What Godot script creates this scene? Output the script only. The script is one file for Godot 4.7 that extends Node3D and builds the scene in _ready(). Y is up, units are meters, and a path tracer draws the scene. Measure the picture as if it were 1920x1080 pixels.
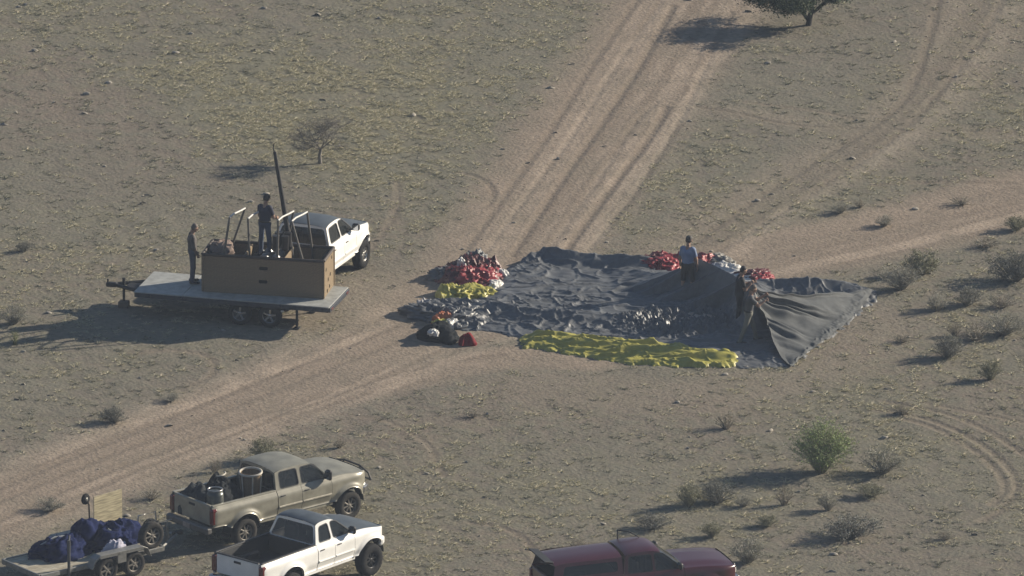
extends Node3D
# An open desert field seen from a helicopter: a hot air balloon being packed up between pickups and trailers.

const DIST := 500.0
const DIP := 17.3
const SCALE := 63.0
var eye: Vector3
var fwd: Vector3
var upw: Vector3
var taken := {}
var mats := {}
var texs := {}
var rng := RandomNumberGenerator.new()


func at(u: float, v: float, h := 0.0) -> Vector3:
	var f := SCALE * DIST
	var d: Vector3 = fwd + Vector3.RIGHT * ((u - 960.0) / f) + upw * ((540.0 - v) / f)
	return eye + d * ((h - eye.y) / d.y)


func numbered(called: String) -> String:
	var n: int = taken.get(called, 0)
	taken[called] = n + 1
	return called if n == 0 else "%s_%03d" % [called, n]


func tag(o: Node, label: String, category: String, group := "") -> Node:
	o.set_meta("label", label)
	o.set_meta("category", category)
	if group != "":
		o.set_meta("group", group)
	return o


func thing(called: String, label: String, category: String, where: Vector3, turn := 0.0, group := "") -> Node3D:
	var o := Node3D.new()
	o.name = numbered(called)
	add_child(o)
	o.position = where
	o.rotation.y = turn
	tag(o, label, category, group)
	return o


func put(called: String, mesh: Mesh, m: Material, parent: Node = null) -> MeshInstance3D:
	var o := MeshInstance3D.new()
	o.mesh = mesh
	o.material_override = m
	if parent == null:
		o.name = numbered(called)
		add_child(o)
	else:
		var n := 0
		while parent.has_node(NodePath(called if n == 0 else "%s_%03d" % [called, n])):
			n += 1
		o.name = called if n == 0 else "%s_%03d" % [called, n]
		parent.add_child(o)
	return o


func new_st() -> SurfaceTool:
	var st := SurfaceTool.new()
	st.begin(Mesh.PRIMITIVE_TRIANGLES)
	st.set_smooth_group(-1)
	return st


func obj(called: String, st: SurfaceTool, m: Material, parent: Node = null) -> MeshInstance3D:
	st.generate_normals()
	return put(called, st.commit(), m, parent)


# ---------------------------------------------------------------- materials
func noise_tex(key: String, freq: float, lo: float, hi: float, octaves := 4, size := 512, kind := FastNoiseLite.TYPE_SIMPLEX_SMOOTH) -> Texture2D:
	if texs.has(key):
		return texs[key]
	var n := FastNoiseLite.new()
	n.seed = hash(key) % 10000
	n.noise_type = kind
	n.frequency = freq
	n.fractal_octaves = octaves
	var t := NoiseTexture2D.new()
	t.width = size
	t.height = size
	t.seamless = true
	t.noise = n
	var g := Gradient.new()
	g.set_color(0, Color(lo, lo, lo))
	g.set_color(1, Color(hi, hi, hi))
	t.color_ramp = g
	texs[key] = t
	return t


func lin(r: float, g: float, b: float) -> Color:
	return Color(r, g, b).linear_to_srgb()


func mat(key: String, r := 0.5, g := 0.5, b := 0.5, rough := 0.7, metal := 0.0, tex := "dust", scale := 1.0, coat := 0.0) -> StandardMaterial3D:
	if mats.has(key):
		return mats[key]
	var m := StandardMaterial3D.new()
	m.resource_name = key
	m.albedo_color = lin(r, g, b)
	m.roughness = rough
	m.metallic = metal
	if tex == "dust":
		m.albedo_texture = noise_tex("dust", 0.012, 0.78, 1.0, 5)
	elif tex == "film":
		m.albedo_texture = noise_tex("film", 0.008, 0.90, 1.0, 4)
	elif tex == "weave":
		m.albedo_texture = noise_tex("weave", 0.06, 0.45, 1.0, 2, 256, FastNoiseLite.TYPE_CELLULAR)
	elif tex == "wood":
		m.albedo_texture = noise_tex("wood", 0.02, 0.6, 1.0, 5)
	if tex != "":
		m.uv1_triplanar = true
		m.uv1_scale = Vector3.ONE * scale
		if tex == "wood":
			m.uv1_scale = Vector3(0.25, 2.5, 2.5) * scale
	if key.contains("canvas") or key.contains("rubber") or key.contains("wicker") or key.contains("cloth"):
		m.metallic_specular = 0.18
	if coat > 0.0:
		m.clearcoat_enabled = true
		m.clearcoat = coat
		m.clearcoat_roughness = 0.12
	mats[key] = m
	return m


func glass_mat(key: String, r: float, g: float, b: float, alpha: float) -> StandardMaterial3D:
	if mats.has(key):
		return mats[key]
	var m := StandardMaterial3D.new()
	m.resource_name = key
	var c := lin(r, g, b)
	c.a = alpha
	m.albedo_color = c
	m.transparency = BaseMaterial3D.TRANSPARENCY_ALPHA
	m.roughness = 0.06
	mats[key] = m
	return m


func tint_mat(key: String, rough := 0.85, sheen := 0.0) -> StandardMaterial3D:
	if mats.has(key):
		return mats[key]
	var m := StandardMaterial3D.new()
	m.resource_name = key
	m.vertex_color_use_as_albedo = true
	m.roughness = rough
	if sheen > 0.0:
		m.rim_enabled = true
		m.rim = sheen
	mats[key] = m
	return m


# ---------------------------------------------------------------- shapes
func tri_out(st: SurfaceTool, a: Vector3, b: Vector3, c: Vector3, out: Vector3) -> void:
	if (a - c).cross(a - b).dot(out) < 0.0:
		var k := b
		b = c
		c = k
	st.add_vertex(a)
	st.add_vertex(b)
	st.add_vertex(c)


func quad_out(st: SurfaceTool, a: Vector3, b: Vector3, c: Vector3, d: Vector3, out: Vector3) -> void:
	tri_out(st, a, b, c, out)
	tri_out(st, a, c, d, out)


func quad(st: SurfaceTool, a: Vector3, b: Vector3, c: Vector3, d: Vector3) -> void:
	st.add_vertex(a)
	st.add_vertex(b)
	st.add_vertex(c)
	st.add_vertex(a)
	st.add_vertex(c)
	st.add_vertex(d)


# a box with chamfered edges
func cbox(st: SurfaceTool, c: Vector3, s: Vector3, b := 0.01, t := Transform3D.IDENTITY) -> void:
	var h := s * 0.5
	b = minf(b, minf(h.x, minf(h.y, h.z)) * 0.9)
	var vx := func(i, j, k): return t * (c + Vector3(i * h.x, j * (h.y - b), k * (h.z - b)))
	var vy := func(i, j, k): return t * (c + Vector3(i * (h.x - b), j * h.y, k * (h.z - b)))
	var vz := func(i, j, k): return t * (c + Vector3(i * (h.x - b), j * (h.y - b), k * h.z))
	var bs := t.basis
	for i in [-1, 1]:
		quad_out(st, vx.call(i, -1, -1), vx.call(i, 1, -1), vx.call(i, 1, 1), vx.call(i, -1, 1), bs * Vector3(i, 0, 0))
		quad_out(st, vy.call(-1, i, -1), vy.call(1, i, -1), vy.call(1, i, 1), vy.call(-1, i, 1), bs * Vector3(0, i, 0))
		quad_out(st, vz.call(-1, -1, i), vz.call(1, -1, i), vz.call(1, 1, i), vz.call(-1, 1, i), bs * Vector3(0, 0, i))
		for j in [-1, 1]:
			quad_out(st, vx.call(i, j, -1), vx.call(i, j, 1), vy.call(i, j, 1), vy.call(i, j, -1), bs * Vector3(i, j, 0))
			quad_out(st, vx.call(i, -1, j), vx.call(i, 1, j), vz.call(i, 1, j), vz.call(i, -1, j), bs * Vector3(i, 0, j))
			quad_out(st, vy.call(-1, i, j), vy.call(1, i, j), vz.call(1, i, j), vz.call(-1, i, j), bs * Vector3(0, i, j))
			for k in [-1, 1]:
				tri_out(st, vx.call(i, j, k), vy.call(i, j, k), vz.call(i, j, k), bs * Vector3(i, j, k))


func box(called: String, c: Vector3, s: Vector3, m: Material, parent: Node, b := 0.012, t := Transform3D.IDENTITY) -> MeshInstance3D:
	var st := new_st()
	cbox(st, c, s, b, t)
	return obj(called, st, m, parent)


func tube(st: SurfaceTool, pts: Array, radii: Array, sides := 8, caps := true) -> void:
	st.set_smooth_group(1)
	var rings := []
	var ref := Vector3.UP
	for i in pts.size():
		var dir: Vector3 = (pts[mini(i + 1, pts.size() - 1)] - pts[maxi(i - 1, 0)]).normalized()
		if absf(dir.dot(ref)) > 0.9:
			ref = Vector3.RIGHT if absf(dir.x) < 0.8 else Vector3.BACK
		var a := dir.cross(ref).normalized()
		var b := dir.cross(a).normalized()
		ref = b if absf(dir.dot(b)) < 0.9 else ref
		ref = a.cross(dir).normalized()
		var ring := []
		var r: float = radii[mini(i, radii.size() - 1)]
		for k in sides:
			var w := TAU * k / sides
			ring.append(pts[i] + (a * cos(w) + b * sin(w)) * r)
		rings.append(ring)
	for i in rings.size() - 1:
		for k in sides:
			var k2 := (k + 1) % sides
			var mid: Vector3 = (rings[i][k] + rings[i][k2]) * 0.5 - pts[i]
			quad_out(st, rings[i][k], rings[i][k2], rings[i + 1][k2], rings[i + 1][k], mid)
	st.set_smooth_group(-1)
	if caps:
		for e in [0, rings.size() - 1]:
			var out: Vector3 = pts[e] - pts[1 if e == 0 else e - 1]
			for k in sides:
				tri_out(st, pts[e], rings[e][k], rings[e][(k + 1) % sides], out)


# profile: Vector2(radius, along z); teeth > 0 makes a lugged tread on radii above tooth_r
func lathe(st: SurfaceTool, prof: Array, n: int, t: Transform3D, smooth := true, lug := 0.0, lug_r := 99.0) -> void:
	st.set_smooth_group(2 if smooth else -1)
	for i in prof.size() - 1:
		for k in n:
			var p := []
			for e in [[i, k], [i, k + 1], [i + 1, k + 1], [i + 1, k]]:
				var q: Vector2 = prof[e[0]]
				var r := q.x
				if lug > 0.0 and r >= lug_r:
					r -= lug * float((int(e[1]) % n) % 2)
				var w := TAU * (int(e[1]) % n) / n
				p.append(t * Vector3(cos(w) * r, sin(w) * r, q.y))
			var nrm := Vector2(-(prof[i + 1].y - prof[i].y), prof[i + 1].x - prof[i].x)
			var w2 := TAU * (k + 0.5) / n
			# outward is to the right of the direction of the profile
			var out: Vector3 = t.basis * Vector3(cos(w2) * -nrm.x, sin(w2) * -nrm.x, -nrm.y)
			quad_out(st, p[0], p[1], p[2], p[3], out)
	st.set_smooth_group(-1)


func round_poly(pts: Array, r: float, n := 3) -> PackedVector2Array:
	var out := PackedVector2Array()
	for i in pts.size():
		var p: Vector2 = pts[i]
		var a: Vector2 = pts[(i + pts.size() - 1) % pts.size()]
		var b: Vector2 = pts[(i + 1) % pts.size()]
		var ra := minf(r, p.distance_to(a) * 0.45)
		var rb := minf(r, p.distance_to(b) * 0.45)
		var p0 := p + (a - p).normalized() * ra
		var p1 := p + (b - p).normalized() * rb
		for k in n + 1:
			var w := float(k) / n
			out.append(p0.lerp(p, w).lerp(p.lerp(p1, w), w))
	return out


# a flat or bent sheet: outline with holes, each point sent through place
func panel(st: SurfaceTool, outline: PackedVector2Array, holes: Array, place: Callable, out: Vector3, smooth := true) -> void:
	st.set_smooth_group(3 if smooth else -1)
	var cuts := [-1e3]
	for h in holes:
		var m := 0.0
		for p in h:
			m += p.x
		cuts.append(m / h.size())
	cuts.append(1e3)
	cuts.sort()
	for i in cuts.size() - 1:
		if cuts[i + 1] - cuts[i] < 1e-4:
			continue
		var strip := PackedVector2Array([Vector2(cuts[i], -1e3), Vector2(cuts[i + 1], -1e3), Vector2(cuts[i + 1], 1e3), Vector2(cuts[i], 1e3)])
		var pieces: Array = Geometry2D.intersect_polygons(outline, strip)
		for h in holes:
			var next := []
			for p in pieces:
				next.append_array(Geometry2D.clip_polygons(p, h))
			pieces = next
		for p in pieces:
			if Geometry2D.is_polygon_clockwise(p):
				continue
			var ix := Geometry2D.triangulate_polygon(p)
			for k in range(0, ix.size(), 3):
				tri_out(st, place.call(p[ix[k]]), place.call(p[ix[k + 1]]), place.call(p[ix[k + 2]]), out)
	st.set_smooth_group(-1)


# a grid surface; f(u, v) gives the point, u and v from 0 to 1
func sheet(st: SurfaceTool, nu: int, nv: int, f: Callable, out := Vector3.ZERO) -> void:
	st.set_smooth_group(4)
	var p := []
	for i in nu + 1:
		var row := []
		for j in nv + 1:
			row.append(f.call(float(i) / nu, float(j) / nv))
		p.append(row)
	for i in nu:
		for j in nv:
			if out == Vector3.ZERO:
				quad(st, p[i][j], p[i + 1][j], p[i + 1][j + 1], p[i][j + 1])
			else:
				quad_out(st, p[i][j], p[i + 1][j], p[i + 1][j + 1], p[i][j + 1], out)
	st.set_smooth_group(-1)


# indexed mesh with smooth normals
func index_mesh(v: PackedVector3Array, ix: PackedInt32Array, col: PackedColorArray) -> ArrayMesh:
	var nr := PackedVector3Array()
	nr.resize(v.size())
	for k in range(0, ix.size(), 3):
		var a := ix[k]
		var b := ix[k + 1]
		var c := ix[k + 2]
		var n := (v[a] - v[c]).cross(v[a] - v[b])
		nr[a] += n
		nr[b] += n
		nr[c] += n
	for k in nr.size():
		nr[k] = nr[k].normalized() if nr[k].length_squared() > 1e-20 else Vector3.UP
	var arr := []
	arr.resize(Mesh.ARRAY_MAX)
	arr[Mesh.ARRAY_VERTEX] = v
	arr[Mesh.ARRAY_NORMAL] = nr
	if col.size() == v.size():
		arr[Mesh.ARRAY_COLOR] = col
	arr[Mesh.ARRAY_INDEX] = ix
	var m := ArrayMesh.new()
	m.add_surface_from_arrays(Mesh.PRIMITIVE_TRIANGLES, arr)
	return m


# a crumpled lump of cloth or a stuffed bag, seated on y = 0
func lump(rx: float, ry: float, rz: float, rough: float, freq: float, seed: int, n := 26) -> ArrayMesh:
	var ns := FastNoiseLite.new()
	ns.seed = seed
	ns.noise_type = FastNoiseLite.TYPE_SIMPLEX
	ns.frequency = freq
	ns.fractal_octaves = 3
	ns.fractal_type = FastNoiseLite.FRACTAL_RIDGED
	var v := PackedVector3Array()
	var ix := PackedInt32Array()
	for i in n + 1:
		var th := PI * 0.5 * i / n
		for j in n * 2:
			var ph := TAU * j / (n * 2)
			var d := Vector3(sin(th) * cos(ph), cos(th), sin(th) * sin(ph))
			var k := 1.0 + rough * ns.get_noise_3d(d.x * rx, d.y * ry + 3.0, d.z * rz) + 0.18 * sin(ph * 3.0 + seed) * sin(th)
			var p := Vector3(d.x * rx, d.y * ry, d.z * rz) * k
			p.y = maxf(p.y, 0.0) if i < n else -0.03
			v.append(p)
	for i in n:
		for j in n * 2:
			var j2 := (j + 1) % (n * 2)
			var a := i * n * 2 + j
			var b := i * n * 2 + j2
			var c := (i + 1) * n * 2 + j2
			var d2 := (i + 1) * n * 2 + j
			ix.append_array([a, c, b, a, d2, c])
	# turn the faces outwards
	var mid := v[ix[3 * n * 6]]
	var nn := (mid - v[ix[3 * n * 6 + 2]]).cross(mid - v[ix[3 * n * 6 + 1]])
	if nn.dot(mid) < 0.0:
		for k in range(0, ix.size(), 3):
			var s := ix[k + 1]
			ix[k + 1] = ix[k + 2]
			ix[k + 2] = s
	return index_mesh(v, ix, PackedColorArray())


func _ready() -> void:
	rng.seed = 7
	# ---- camera, sky, sun, exposure
	var dip := deg_to_rad(DIP)
	fwd = Vector3(0, -sin(dip), -cos(dip))
	upw = Vector3(0, cos(dip), -sin(dip))
	eye = -fwd * DIST
	var cam := Camera3D.new()
	cam.name = "camera"
	add_child(cam)
	cam.look_at_from_position(eye, Vector3.ZERO, Vector3.UP)
	cam.fov = rad_to_deg(2.0 * atan(540.0 / (SCALE * DIST)))
	cam.near = 1.0
	cam.far = 8000.0
	cam.current = true
	var env := Environment.new()
	var sky_m := ProceduralSkyMaterial.new()
	sky_m.sky_top_color = Color(0.36, 0.47, 0.62)
	sky_m.sky_horizon_color = Color(0.62, 0.66, 0.70)
	sky_m.sky_curve = 0.16
	sky_m.ground_bottom_color = Color(0.42, 0.39, 0.34)
	sky_m.ground_horizon_color = Color(0.56, 0.55, 0.53)
	sky_m.sky_energy_multiplier = 0.70
	sky_m.ground_energy_multiplier = 0.5
	var sky := Sky.new()
	sky.sky_material = sky_m
	env.background_mode = Environment.BG_SKY
	env.sky = sky
	env.tonemap_mode = Environment.TONE_MAPPER_LINEAR
	env.tonemap_exposure = 1.7
	env.sdfgi_enabled = true
	env.ssao_enabled = true
	env.ssil_enabled = true
	env.fog_enabled = true
	env.fog_density = 0.00013
	env.fog_light_color = Color(0.74, 0.80, 0.88)
	var we := WorldEnvironment.new()
	we.name = "world_environment"
	we.environment = env
	add_child(we)
	var sun := DirectionalLight3D.new()
	sun.name = "sun"
	sun.light_energy = 1.6
	sun.light_color = Color(1.0, 0.95, 0.87)
	sun.light_angular_distance = 0.5
	sun.shadow_enabled = true
	add_child(sun)
	var az := deg_to_rad(22.5)
	var el := deg_to_rad(22.0)
	var to_sun := Vector3(cos(az) * cos(el), sin(el), -sin(az) * cos(el))
	sun.look_at_from_position(to_sun * 100.0, Vector3.ZERO, Vector3.UP)
	# ---- the place
	make_ground()
	make_plants()
	# ---- vehicles and trailers
	make_vehicles()
	make_flatbed()
	make_utility_trailer()
	# ---- the balloon, the load, the people
	make_envelope()
	make_people()


# ---------------------------------------------------------------- ground
const GX0 := -17.5
const GZ0 := -33.0
const GDX := 0.07
const GDZ := 0.10
const GNX := 500
const GNZ := 640
var track_w := PackedFloat32Array()   # how bare and driven-over the ground is
var track_t := PackedFloat32Array()   # lighter and darker streaks along the wheel paths
var track_h := PackedFloat32Array()   # depth of ruts
var n_big: FastNoiseLite
var n_mid: FastNoiseLite
var n_small: FastNoiseLite


func simplex(sd: int, freq: float, oct := 3) -> FastNoiseLite:
	var n := FastNoiseLite.new()
	n.seed = sd
	n.noise_type = FastNoiseLite.TYPE_SIMPLEX_SMOOTH
	n.frequency = freq
	n.fractal_octaves = oct
	return n


func smooth_line(px: Array) -> Array:
	var c := Curve3D.new()
	for i in px.size():
		var p := at(px[i][0], px[i][1])
		var a := at(px[maxi(i - 1, 0)][0], px[maxi(i - 1, 0)][1])
		var b := at(px[mini(i + 1, px.size() - 1)][0], px[mini(i + 1, px.size() - 1)][1])
		var tn := (b - a) / 6.0
		c.add_point(p, -tn, tn)
	var out := []
	var n := maxi(2, int(c.get_baked_length() / 0.5))
	for i in n + 1:
		out.append(c.sample_baked(c.get_baked_length() * i / n))
	return out


# widen a line into the two arrays: width in metres, how bare, how deep
func drive(px: Array, width: float, bare: float, depth: float, soft := 0.5, ridge := 0.0, shift := 0.0, tint := 0.0) -> void:
	var pts := smooth_line(px)
	if shift != 0.0:
		var moved := []
		for i in pts.size():
			var dir: Vector3 = (pts[mini(i + 1, pts.size() - 1)] - pts[maxi(i - 1, 0)]).normalized()
			moved.append(pts[i] + Vector3(-dir.z, 0, dir.x) * (shift + 0.25 * n_mid.get_noise_2d(pts[i].x * 0.4 + shift * 9.0, pts[i].z * 0.4)))
		pts = moved
	for i in pts.size() - 1:
		var a := Vector2(pts[i].x, pts[i].z)
		var b := Vector2(pts[i + 1].x, pts[i + 1].z)
		var reach := width * 0.5 + soft + 0.05
		var i0 := clampi(int((minf(a.x, b.x) - reach - GX0) / GDX), 0, GNX)
		var i1 := clampi(int((maxf(a.x, b.x) + reach - GX0) / GDX) + 1, 0, GNX)
		var j0 := clampi(int((minf(a.y, b.y) - reach - GZ0) / GDZ), 0, GNZ)
		var j1 := clampi(int((maxf(a.y, b.y) + reach - GZ0) / GDZ) + 1, 0, GNZ)
		var ab := b - a
		var l2 := maxf(ab.length_squared(), 1e-6)
		for j in range(j0, j1 + 1):
			for ii in range(i0, i1 + 1):
				var p := Vector2(GX0 + ii * GDX, GZ0 + j * GDZ)
				var t := clampf((p - a).dot(ab) / l2, 0.0, 1.0)
				var d := (p - a - ab * t).length()
				if d > reach:
					continue
				d += 0.12 * soft * n_small.get_noise_2d(p.x * 3.0, p.y * 3.0)
				var w := 1.0 - smoothstep(width * 0.5 - soft * 0.3, width * 0.5 + soft, d)
				var k := j * (GNX + 1) + ii
				if bare != 0.0:
					track_w[k] = maxf(track_w[k], w * bare)
				if absf(w * tint) > absf(track_t[k]):
					track_t[k] = w * tint
				if depth != 0.0:
					var r := 1.0 - smoothstep(width * 0.3, width * 0.5 + 0.06, d)
					var e := smoothstep(width * 0.35, width * 0.55, d) * (1.0 - smoothstep(width * 0.55, width * 0.5 + 0.25, d))
					track_h[k] = maxf(minf(track_h[k], -depth * r + ridge * e), -0.12) if r > 0.02 else track_h[k] + ridge * e * 0.5


func bare_at(x: float, z: float) -> float:
	var i := int((x - GX0) / GDX)
	var j := int((z - GZ0) / GDZ)
	if i < 0 or j < 0 or i > GNX or j > GNZ:
		return 0.0
	return track_w[j * (GNX + 1) + i]


func grass_at(x: float, z: float) -> float:
	# pale dry grass stands thickest in a belt on the far left, thins out elsewhere
	var p := Vector2(x, z)
	var k := 0.25 + 0.55 * n_big.get_noise_2d(x * 1.0, z * 0.6) + 0.35 * n_mid.get_noise_2d(x, z * 0.7)
	var belt := at(640, 190)
	var d := Vector2((p.x - belt.x) / 7.5, (p.y - belt.z) / 9.0).length()
	k += 0.85 * (1.0 - smoothstep(0.3, 1.15, d))
	var soil := at(230, 250)
	var d2 := Vector2((p.x - soil.x) / 2.4, (p.y - soil.z) / 6.5).length()
	k -= 0.6 * (1.0 - smoothstep(0.3, 1.1, d2))
	return clampf(k, 0.0, 1.2)


func make_ground() -> void:
	n_big = simplex(11, 0.09, 3)
	n_mid = simplex(23, 0.45, 3)
	n_small = simplex(37, 1.6, 3)
	var total := (GNX + 1) * (GNZ + 1)
	track_w.resize(total)
	track_h.resize(total)
	track_t.resize(total)
	# broad driven strips
	drive([[-60, 985], [120, 900], [330, 815], [560, 720], [760, 630], [880, 540]], 3.6, 0.85, 0.0, 1.3)
	drive([[-60, 945], [150, 858], [400, 760], [640, 660], [830, 580]], 1.3, 0.95, 0.0, 0.7)
	drive([[-60, 1000], [200, 885], [420, 800], [640, 735], [820, 690], [960, 668], [1100, 672]], 1.6, 0.9, 0.0, 0.8)
	drive([[850, 600], [930, 520], [1010, 400], [1110, 260], [1200, 130], [1270, 40], [1330, -60]], 4.0, 0.92, 0.0, 1.2)
	drive([[880, 480], [960, 370], [1040, 260], [1130, 120], [1220, -20]], 0.9, 0.95, 0.0, 0.6)
	drive([[960, 480], [1060, 350], [1170, 210], [1260, 90], [1340, -40]], 1.2, 0.95, 0.0, 0.8)
	drive([[1290, 520], [1450, 480], [1640, 440], [1800, 400], [1960, 355]], 3.6, 0.95, 0.0, 1.2)
	drive([[1240, 480], [1390, 390], [1520, 310], [1640, 240], [1760, 120], [1810, -30]], 1.5, 0.38, 0.0, 0.9)
	drive([[1330, 470], [1500, 360], [1660, 280], [1800, 150], [1900, 20]], 1.3, 0.34, 0.0, 0.9)
	drive([[1290, 200], [1420, 215], [1600, 240], [1900, 250]], 0.9, 0.35, 0.0, 0.8)
	drive([[560, 600], [700, 560], [820, 540]], 3.4, 0.4, 0.0, 1.5)
	drive([[1000, 720], [1300, 740], [1500, 690], [1640, 600]], 2.2, 0.3, 0.0, 1.4)
	var sr := RandomNumberGenerator.new()
	sr.seed = 5
	for road in [
		[[[-60, 960], [150, 870], [400, 772], [640, 680], [840, 590]], 2.6, 16],
		[[[850, 600], [930, 520], [1010, 400], [1110, 260], [1200, 130], [1270, 40], [1330, -60]], 2.3, 26],
		[[[1290, 520], [1450, 480], [1640, 440], [1800, 400], [1960, 355]], 1.9, 14],
		[[[1285, 480], [1440, 380], [1600, 280], [1700, 200], [1790, 90], [1850, -30]], 1.3, 8],
	]:
		for k in road[2]:
			drive(road[0], sr.randf_range(0.12, 0.5), 0.0, 0.0, sr.randf_range(0.15, 0.4), 0.0, sr.randf_range(-1.0, 1.0) * road[1] + 0.001, sr.randf_range(-0.15, 0.20))
	# ruts
	for r in [
		[[[-40, 930], [160, 845], [400, 748], [640, 650], [800, 588]], 0.26, 0.05],
		[[[-40, 955], [180, 862], [420, 768], [660, 672], [820, 610]], 0.22, 0.04],
		[[[-40, 992], [150, 905], [420, 800], [640, 730], [800, 685], [940, 664]], 0.24, 0.04],
		[[[-40, 1015], [200, 905], [440, 812], [660, 745], [840, 705]], 0.2, 0.03],
		[[[860, 486], [950, 360], [1035, 240], [1110, 120], [1200, -10]], 0.24, 0.05],
		[[[905, 478], [985, 370], [1060, 270], [1150, 130], [1240, 0]], 0.2, 0.04],
		[[[960, 478], [1048, 345], [1118, 245], [1172, 165], [1210, 105], [1262, 10]], 0.22, 0.08],
		[[[1020, 478], [1110, 350], [1190, 230], [1230, 190]], 0.22, 0.05],
		[[[1060, 470], [1150, 345], [1215, 260], [1250, 200]], 0.26, 0.10],
		[[[1100, 470], [1190, 360], [1260, 250], [1310, 150], [1370, 20]], 0.2, 0.04],
		[[[1300, 455], [1420, 372], [1520, 308], [1620, 246], [1700, 180], [1745, 60], [1760, -20]], 0.26, 0.05],
		[[[1345, 470], [1460, 400], [1560, 335], [1660, 270], [1740, 195], [1840, 70], [1880, -10]], 0.26, 0.05],
		[[[1280, 195], [1380, 210], [1480, 232], [1640, 240], [1900, 246]], 0.2, 0.03],
		[[[1400, 190], [1520, 205], [1620, 225]], 0.18, 0.03],
		[[[865, 322], [905, 335], [925, 360], [915, 385]], 0.2, 0.05],
		[[[1660, 752], [1760, 770], [1850, 805], [1920, 850]], 0.22, 0.06],
		[[[1640, 765], [1740, 785], [1830, 825], [1890, 875], [1905, 915], [1875, 955], [1840, 975]], 0.22, 0.06],
		[[[1670, 778], [1750, 800], [1820, 838], [1868, 880], [1884, 915], [1860, 945]], 0.2, 0.05],
		[[[1740, 755], [1860, 778], [1960, 800]], 0.2, 0.05],
		[[[880, 978], [935, 985], [985, 1010], [1010, 1050]], 0.2, 0.05],
		[[[640, 775], [730, 790], [800, 830], [830, 890]], 0.2, 0.03],
		[[[250, 660], [330, 655], [390, 668], [400, 700], [340, 730]], 0.2, 0.03],
		[[[690, 470], [740, 400], [745, 340]], 0.22, 0.03],
		[[[1290, 520], [1500, 470], [1700, 425], [1960, 365]], 0.3, 0.03],
		[[[1330, 560], [1560, 500], [1760, 445], [1960, 395]], 0.3, 0.03],
		[[[1640, 345], [1740, 340], [1900, 342]], 0.16, 0.04],
	]:
		drive(r[0], r[1], 0.45, r[2] * 0.3, 0.22, 0.006, 0.0, -0.11)
	var xs := PackedFloat32Array()
	var zs := PackedFloat32Array()
	var far_steps := [0.5, 1.2, 2.5, 5.0, 9.0, 16.0, 30.0, 60.0, 120.0, 250.0, 500.0, 1000.0, 2200.0]
	for k in range(far_steps.size() - 1, -1, -1):
		xs.append(GX0 - far_steps[k])
		zs.append(GZ0 - far_steps[k])
	for k in GNX + 1:
		xs.append(GX0 + k * GDX)
	for k in GNZ + 1:
		zs.append(GZ0 + k * GDZ)
	for s in far_steps:
		xs.append(GX0 + GNX * GDX + s)
		zs.append(GZ0 + GNZ * GDZ + s)
	var nx := xs.size()
	var nz := zs.size()
	var pad := far_steps.size()
	var v := PackedVector3Array()
	var col := PackedColorArray()
	v.resize(nx * nz)
	col.resize(nx * nz)
	var soil := Color(0.212, 0.195, 0.155)
	var rose := Color(0.224, 0.190, 0.155)
	var straw := Color(0.225, 0.214, 0.148)
	var litter := Color(0.170, 0.164, 0.132)
	var tan_dirt := Color(0.308, 0.252, 0.198)
	for j in nz:
		for i in nx:
			var x := xs[i]
			var z := zs[j]
			var k := j * nx + i
			var a := n_big.get_noise_2d(x, z)
			var b := n_mid.get_noise_2d(x, z)
			var c := n_small.get_noise_2d(x, z)
			var w := 0.0
			var h := 0.0
			var gi := i - pad
			var gj := j - pad
			if gi >= 0 and gj >= 0 and gi <= GNX and gj <= GNZ:
				w = track_w[gj * (GNX + 1) + gi]
				h = track_h[gj * (GNX + 1) + gi]
			w = clampf(w * (1.0 + 0.35 * b + 0.2 * c), 0.0, 1.0)
			var q := soil.lerp(rose, clampf(0.45 + a * 0.9 + b * 0.25, 0.0, 1.0))
			q = q.lerp(straw, clampf(grass_at(x, z) * 0.8 + 0.45 * c, 0.0, 0.9))
			q = q.lerp(litter, clampf(0.28 + b * 0.55 + c * 0.65 - 0.3 * absf(a), 0.0, 0.7))
			q = q.lerp(tan_dirt, w)
			var f := 1.0 + 0.06 * c + 0.07 * b
			if gi >= 0 and gj >= 0 and gi <= GNX and gj <= GNZ:
				f += track_t[gj * (GNX + 1) + gi] * (1.0 + b)
			if h < -0.01:
				f *= 1.0 + h * 2.0
			f *= 0.87
			col[k] = Color(q.r * f, q.g * f, q.b * f)
			v[k] = Vector3(x, h + (1.0 - w) * (0.010 * c + 0.02 * b) - 0.03, z)
	var ix := PackedInt32Array()
	ix.resize((nx - 1) * (nz - 1) * 6)
	var n := 0
	for j in nz - 1:
		for i in nx - 1:
			var a := j * nx + i
			ix[n] = a
			ix[n + 1] = a + 1
			ix[n + 2] = a + nx + 1
			ix[n + 3] = a
			ix[n + 4] = a + nx + 1
			ix[n + 5] = a + nx
			n += 6
	var m := StandardMaterial3D.new()
	m.resource_name = "desert soil"
	m.vertex_color_use_as_albedo = true
	m.albedo_texture = noise_tex("soil grain", 0.018, 0.86, 1.08, 5, 1024)
	m.uv1_triplanar = true
	m.uv1_world_triplanar = true
	m.uv1_scale = Vector3(0.21, 0.21, 0.21)
	m.roughness = 0.95
	m.metallic_specular = 0.2
	m.heightmap_enabled = true
	m.heightmap_texture = noise_tex("soil bumps", 0.03, 0.0, 1.0, 5, 1024)
	m.heightmap_scale = 1.6
	var g := put("ground", index_mesh(v, ix, col), m)
	g.set_meta("kind", "structure")


# ---------------------------------------------------------------- plants
func blade(st: SurfaceTool, p: Vector3, tip: Vector3, w: float, c: Color) -> void:
	var side := (tip - p).cross(Vector3(rng.randf_range(-1, 1), 0.3, rng.randf_range(-1, 1))).normalized() * w
	st.set_color(c)
	st.add_vertex(p - side)
	st.add_vertex(tip)
	st.add_vertex(p + side)


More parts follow.
